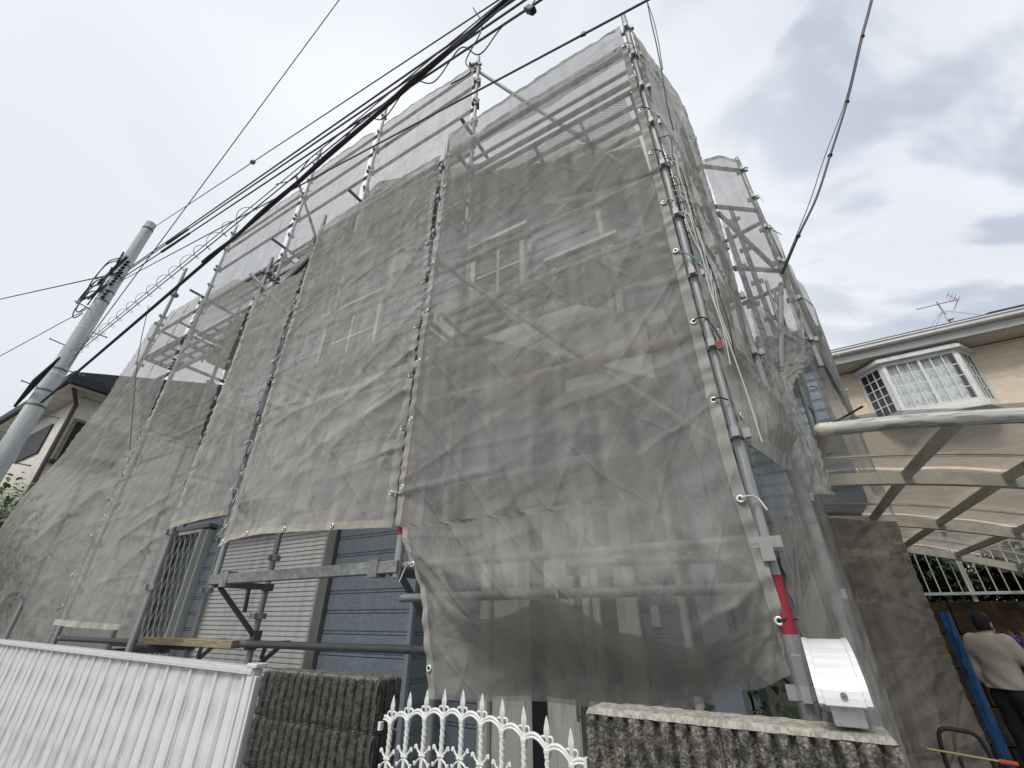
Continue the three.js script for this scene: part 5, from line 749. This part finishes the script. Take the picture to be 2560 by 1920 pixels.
// leafy plants: each a stem skeleton and many small folded leaves
const leafShape = (() => { const g = new THREE.BufferGeometry(); const p = [0, 0, 0, 0.26, 0.05, 0.35, 0, 0, 0.42, -0.26, 0.05, 0.35, 0.2, 0.03, 0.72, 0, -0.03, 0.75, -0.2, 0.03, 0.72, 0, -0.1, 1.05]; g.setAttribute('position', new THREE.Float32BufferAttribute(p, 3)); g.setIndex([0, 1, 2, 0, 2, 3, 1, 4, 5, 1, 5, 2, 2, 5, 6, 2, 6, 3, 4, 7, 5, 5, 7, 6]); return g.toNonIndexed(); })();
function foliage(n, seed, rad, leaf, place) {
  const r = rng(seed), src = leafShape.attributes.position.array, out = new Float32Array(n * src.length), m = new THREE.Matrix4(), q = new THREE.Quaternion(), e = new THREE.Euler(), v = new THREE.Vector3();
  for (let k = 0; k < n; k++) { const p = place(r, k), s = leaf * (0.6 + 0.8 * r()); e.set(-0.5 + r() * 1.6, r() * 6.283, (r() - 0.5) * 0.9, 'YXZ'); m.compose(p, q.setFromEuler(e), v.set(s, s, s)); for (let i = 0; i < src.length; i += 3) { const w = new THREE.Vector3(src[i], src[i + 1], src[i + 2]).applyMatrix4(m); out.set([w.x, w.y, w.z], k * src.length + i); } }
  const g = new THREE.BufferGeometry(); g.setAttribute('position', new THREE.BufferAttribute(out, 3)); g.computeVertexNormals(); return g;
}
const leafMat = (c) => phys(c, 0.6, { transmission: 0.25, thickness: 0, side: THREE.DoubleSide });
function shrub(name, label, at, size, n, seed, leaf, col, group) {
  const t = thing(name, label, 'shrub', group), r = rng(seed), cl = [...Array(9)].map(() => [(r() - 0.5) * 1.5 * size[0], (0.25 + 0.75 * r()) * size[1], (r() - 0.5) * 1.5 * size[2]]);
  part(t, 'stem', merge(cl.map(([x, y, z]) => tube([at.clone(), at.clone().add(new THREE.Vector3(x * 0.35, y * 0.5, z * 0.35)), at.clone().add(new THREE.Vector3(x, y, z))], 0.012 * Math.max(0.6, size[1]), 8, 5))), std([0.10, 0.075, 0.05], 0.9));
  part(t, 'foliage', foliage(n, seed + 1, 1, leaf, (q) => { const c = cl[Math.floor(q() * cl.length)], a = q() * 6.283, h = q() * 2 - 1, R = Math.pow(q(), 0.45) * 0.52; return at.clone().add(new THREE.Vector3(c[0] + Math.cos(a) * R * size[0] * Math.sqrt(1 - h * h), c[1] + h * R * size[1] * 0.7, c[2] + Math.sin(a) * R * size[2])); }), leafMat(col));
  return t;
}
shrub('shrub', 'leafy bright green shrub in front of the cream stucco house', W(-12.0, 0, 2.3), [1.1, 3.0, 0.45], 5200, 201, 0.11, [0.085, 0.16, 0.045]);
shrub('shrub', 'small-leaved hedge bush under the sagging net beside the corner pole', W(-0.35, 0, 2.55), [0.35, 1.3, 0.25], 1500, 211, 0.05, [0.045, 0.085, 0.025]);
for (const [k, [x, d, s, h]] of [[1.5, 8.6, 231, 0.62], [2.2, 8.7, 233, 0.7], [2.9, 8.6, 237, 0.66], [3.6, 8.7, 239, 0.66], [4.4, 8.8, 241, 0.75]].entries()) shrub('shrub', ['first garden shrub from the tarp behind the white railing', 'second garden shrub from the tarp behind the white railing', 'third garden shrub from the tarp behind the white railing', 'fourth garden shrub from the tarp behind the white railing', 'fifth garden shrub from the tarp behind the white railing'][k], W(x, 1.7, d), [0.75, h, 0.4], 3600, s, 0.10, [0.045, 0.085, 0.025], 'shrubs behind the railing');
shrub('shrub', 'low yellowish weed clump growing on the retaining wall foot behind the person', W(2.25, 0.05, 7.6), [0.45, 1.15, 0.2], 900, 251, 0.07, [0.10, 0.12, 0.03]);
{
  const hy = thing('hydrangea', 'purple hydrangea bloom beside the person in the pale jacket', 'flower'), c = W(1.83, 1.39, 6.9); part(hy, 'stem', tube([W(1.95, 0.04, 7.0), W(1.9, 0.7, 6.95), c], 0.008, 12, 5), std([0.06, 0.1, 0.03], 0.8));
  part(hy, 'bloom', foliage(420, 261, 1, 0.035, (q) => { const a = q() * 6.283, h = q() * 2 - 1; return c.clone().add(new THREE.Vector3(Math.cos(a) * Math.sqrt(1 - h * h) * 0.11, h * 0.075, Math.sin(a) * Math.sqrt(1 - h * h) * 0.11)); }), leafMat([0.30, 0.16, 0.45])); part(hy, 'leaf', foliage(60, 263, 1, 0.14, (q) => W(1.92 + (q() - 0.5) * 0.3, 0.5 + q() * 0.8, 6.95 + (q() - 0.5) * 0.3)), leafMat([0.06, 0.11, 0.03]));
}
whole('blue_roll', 'upright roll of blue protective sheet leaning by the brown tarp', 'roll', merge([bar(W(1.0, 0.05, 5.0), W(1.01, 1.65, 5.0), 0.034, 18, 0.034), bar(W(1.005, 0.06, 4.985), W(1.018, 1.648, 4.985), 0.030, 16, 0.030)]), std([0.015, 0.10, 0.27], 0.6, { map: paintTex, bumpMap: crumple, bumpScale: 0.05 }));
{
  const cart = thing('hand_cart', 'black tubular hand cart standing by the blue roll', 'cart'), y = 0.99, d = 4.3;
  part(cart, 'handle', tube([W(0.59, 0.15, d), W(0.585, 0.6, d), W(0.59, y - 0.07, d), W(0.615, y, d), W(0.70, y + 0.005, d), W(0.775, y - 0.01, d), W(0.80, y - 0.08, d), W(0.80, 0.6, d), W(0.80, 0.15, d)], 0.012, 70, 8), M.black);
  part(cart, 'cross_bar', merge([bar(W(0.59, 0.7, d), W(0.80, 0.7, d), 0.009, 8), bar(W(0.59, 0.4, d), W(0.80, 0.4, d), 0.009, 8), bar(W(0.655, 0.15, d), W(0.655, 0.86, d), 0.008, 8), bar(W(0.735, 0.15, d), W(0.735, 0.7, d), 0.008, 8)]), M.black);
  part(cart, 'deck_plate', rbox(0.56, 0.83, 0.13, 0.155, d - 0.35, d + 0.02, 0.005), M.black); for (const x of [0.57, 0.82]) part(cart, 'wheel', new THREE.TorusGeometry(0.05, 0.02, 8, 18).rotateY(Math.PI / 2).translate(x, 0.11, -d - 0.03), M.rubber);
  const st = thing('stick', 'pale bamboo stick with an orange end lying across the hand cart', 'stick'); part(st, 'shaft', bar(W(0.51, 0.89, d - 0.02), W(0.83, 0.865, d - 0.02), 0.0055, 8), std([0.52, 0.47, 0.22], 0.7)); part(st, 'grip', bar(W(0.83, 0.865, d - 0.02), W(0.91, 0.86, d - 0.02), 0.012, 10), std([0.65, 0.09, 0.02], 0.55));
}

// ---------------------------------------------------------------- the person, seen from behind
{
  const cap = (p, a, b, ra, rb) => { const ab = b.clone().sub(a), t = Math.max(0, Math.min(1, p.clone().sub(a).dot(ab) / ab.lengthSq())); return p.distanceTo(a.clone().addScaledVector(ab, t)) - mix(ra, rb, t); };
  const ell = (p, c, rx, ry, rz) => { const x = (p.x - c.x) / rx, y = (p.y - c.y) / ry, z = (p.z - c.z) / rz, k = Math.sqrt(x * x + y * y + z * z); return (k - 1) * Math.min(rx, ry, rz); };
  const smin = (a, b, k) => { const h = Math.max(k - Math.abs(a - b), 0) / k; return Math.min(a, b) - h * h * k / 4; };
  const V = (x, y, z) => new THREE.Vector3(x, y, z);
  function march(sdf, c, half, res) {
    const mc = new MarchingCubes(res, new THREE.MeshBasicMaterial(), false, false, 400000); mc.isolation = 0; const p = V(0, 0, 0);
    for (let k = 0; k < res; k++) for (let j = 0; j < res; j++) for (let i = 0; i < res; i++) { p.set(c.x + (i / res * 2 - 1) * half, c.y + (j / res * 2 - 1) * half, c.z + (k / res * 2 - 1) * half); mc.field[k * res * res + j * res + i] = -sdf(p); }
    mc.update(); const n = mc.count, g = new THREE.BufferGeometry(), pos = mc.positionArray.slice(0, n * 3), nor = mc.normalArray.slice(0, n * 3);
    for (let i = 0; i < n * 3; i += 3) { pos[i] = pos[i] * half + c.x; pos[i + 1] = pos[i + 1] * half + c.y; pos[i + 2] = pos[i + 2] * half + c.z; }
    g.setAttribute('position', new THREE.BufferAttribute(pos, 3)); const w = mergeVertices(g, 1e-4); w.computeVertexNormals(); return w;
  }
  // own axes: x to the figure's right, y up, -z the way it faces
  const sh = [V(-0.185, 1.365, 0), V(0.19, 1.365, -0.02)], el = [V(-0.245, 1.10, 0.02), V(0.30, 1.14, -0.10)], wr = [V(-0.22, 0.92, -0.13), V(0.31, 1.06, -0.34)];
  const hip = [V(-0.095, 0.90, 0), V(0.095, 0.90, 0)], kn = [V(-0.11, 0.49, -0.02), V(0.12, 0.49, -0.05)], an = [V(-0.12, 0.10, 0.02), V(0.14, 0.10, 0.0)], headC = V(0.02, 1.53, -0.03);
  const torso = (p, g) => smin(smin(cap(p, V(-0.12, 1.325, 0), V(0.12, 1.325, -0.01), 0.082 + g, 0.082 + g), ell(p, V(0, 1.17, -0.005), 0.175 + g, 0.26, 0.115 + g), 0.08), cap(p, V(-0.06, 0.95, 0), V(0.06, 0.95, 0), 0.115 + g, 0.115 + g), 0.10);
  const arms = (p, g) => Math.min(...[0, 1].map((k) => smin(cap(p, sh[k], el[k], 0.058 + g, 0.046 + g), cap(p, el[k], wr[k], 0.045 + g, 0.031 + g), 0.03)));
  const legs = (p, g) => Math.min(...[0, 1].map((k) => smin(cap(p, hip[k], kn[k], 0.092 + g, 0.062 + g), cap(p, kn[k], an[k], 0.058 + g, 0.044 + g), 0.04)));
  const hand = (p, k) => { const w = wr[k], f = wr[k].clone().sub(el[k]).normalize(), s = V(0, 0, 1).cross(f).normalize(), u = f.clone().cross(s).normalize(); let d = cap(p, w, w.clone().addScaledVector(f, 0.075), 0.026, 0.034); [-0.03, -0.010, 0.010, 0.029].forEach((o, i) => { const b = w.clone().addScaledVector(f, 0.085).addScaledVector(s, o), m = b.clone().addScaledVector(f, 0.035 + (i === 1 || i === 2 ? 0.006 : 0)).addScaledVector(u, -0.012), e = m.clone().addScaledVector(f, 0.012).addScaledVector(u, -0.032); d = Math.min(d, cap(p, b, m, 0.0092, 0.0086), cap(p, m, e, 0.0085, 0.0075)); }); const tb = w.clone().addScaledVector(f, 0.03).addScaledVector(s, k ? -0.03 : 0.03), te = tb.clone().addScaledVector(f, 0.04).addScaledVector(s, k ? -0.02 : 0.02).addScaledVector(u, -0.02); return smin(d, cap(p, tb, te, 0.012, 0.009), 0.008); };
  const headS = (p) => { let d = ell(p, headC, 0.076, 0.108, 0.094); d = smin(d, ell(p, headC.clone().add(V(0, -0.06, -0.03)), 0.055, 0.06, 0.06), 0.03); d = smin(d, cap(p, headC.clone().add(V(0, -0.005, -0.09)), headC.clone().add(V(0, -0.032, -0.108)), 0.01, 0.016), 0.015); for (const s of [-1, 1]) d = smin(d, ell(p, headC.clone().add(V(s * 0.078, -0.01, 0.005)), 0.012, 0.03, 0.02), 0.01); d = smin(d, cap(p, headC.clone().add(V(-0.018, -0.062, -0.088)), headC.clone().add(V(0.018, -0.062, -0.088)), 0.007, 0.007), 0.006); for (const s of [-1, 1]) d = Math.max(d, -ell(p, headC.clone().add(V(s * 0.03, 0.0, -0.098)), 0.014, 0.009, 0.012)); return smin(d, cap(p, headC.clone().add(V(0, -0.07, 0.02)), V(0, 1.37, 0), 0.05, 0.058), 0.03); };
  const feet = (p) => Math.min(...[0, 1].map((k) => cap(p, an[k].clone().add(V(0, -0.055, 0.03)), an[k].clone().add(V(0.01, -0.06, -0.16)), 0.042, 0.036)));
  const person = thing('person', 'person seen from behind in a pale beige jacket and black trousers under the carport', 'person');
  person.position.copy(W(1.60, 0.03, 6.7)); person.rotation.y = -0.8; person.scale.set(0.8, 1.0, 0.8);
  const skin = std([0.42, 0.26, 0.18], 0.6), jacketM = std([0.46, 0.41, 0.34], 0.9, { bumpMap: speckBump, bumpScale: 0.001 });
  const bodyLow = march((p) => smin(smin(torso(p, -0.02), arms(p, -0.014), 0.03), smin(legs(p, -0.012), feet(p), 0.03), 0.04), V(0, 0.80, -0.08), 0.85, 96);
  const bodyHead = march(headS, V(0.02, 1.49, -0.03), 0.17, 72);
  const hands = [0, 1].map((k) => march((p) => hand(p, k), wr[k].clone().add(V(0, -0.05, -0.05)), 0.17, 80));
  const strip = (g) => { const q = g.toNonIndexed(); q.deleteAttribute('uv'); return q; };
  part(person, 'body', mergeGeometries([bodyLow, bodyHead, ...hands].map(strip)), skin);
  const wrinkle = (p) => 0.010 * (Math.abs(((p.x * 3.2 + p.y * 5.5) % 1 + 1) % 1 - 0.5) - 0.25) * sstep(0.95, 1.15, p.y) + 0.007 * Math.sin(p.y * 42 + p.x * 30) * sstep(1.15, 0.98, p.y);
  part(person, 'jacket', march((p) => { const d = smin(smin(torso(p, 0.018), arms(p, 0.014), 0.05), cap(p, V(0, 1.40, 0), V(0.01, 1.43, -0.005), 0.066, 0.062), 0.03) + wrinkle(p); return Math.max(d, 0.985 - p.y, p.y - 1.452, ...[0, 1].map((k) => { const f = wr[k].clone().sub(el[k]).normalize(); return p.distanceTo(wr[k]) < 0.09 ? p.clone().sub(wr[k]).dot(f) - 0.0 : -1; })); }, V(0.03, 1.18, -0.08), 0.42, 84), jacketM);
  part(person, 'trousers', march((p) => Math.max(smin(legs(p, 0.014), cap(p, V(-0.06, 0.95, 0), V(0.06, 0.95, 0), 0.112, 0.112), 0.05) + 0.004 * Math.sin(p.y * 30 + p.x * 20), p.y - 1.02, 0.085 - p.y), V(0, 0.55, 0), 0.52, 84), std([0.012, 0.012, 0.014], 0.85));
  part(person, 'hair', march((p) => Math.max(ell(p, headC.clone().add(V(0, 0.012, 0.006)), 0.086, 0.112, 0.103), -(p.z - headC.z + 0.045 + (p.y - headC.y) * -0.7), headC.y - 0.085 - p.y), headC, 0.15, 64), std([0.012, 0.011, 0.010], 0.9));
  part(person, 'shoes', march((p) => feet(p) - 0.008, V(0.01, 0.08, -0.05), 0.3, 64), M.black);
}

scene.traverse((o) => { if (o.isMesh) o.castShadow = o.receiveShadow = true; });
renderer.render(scene, camera);
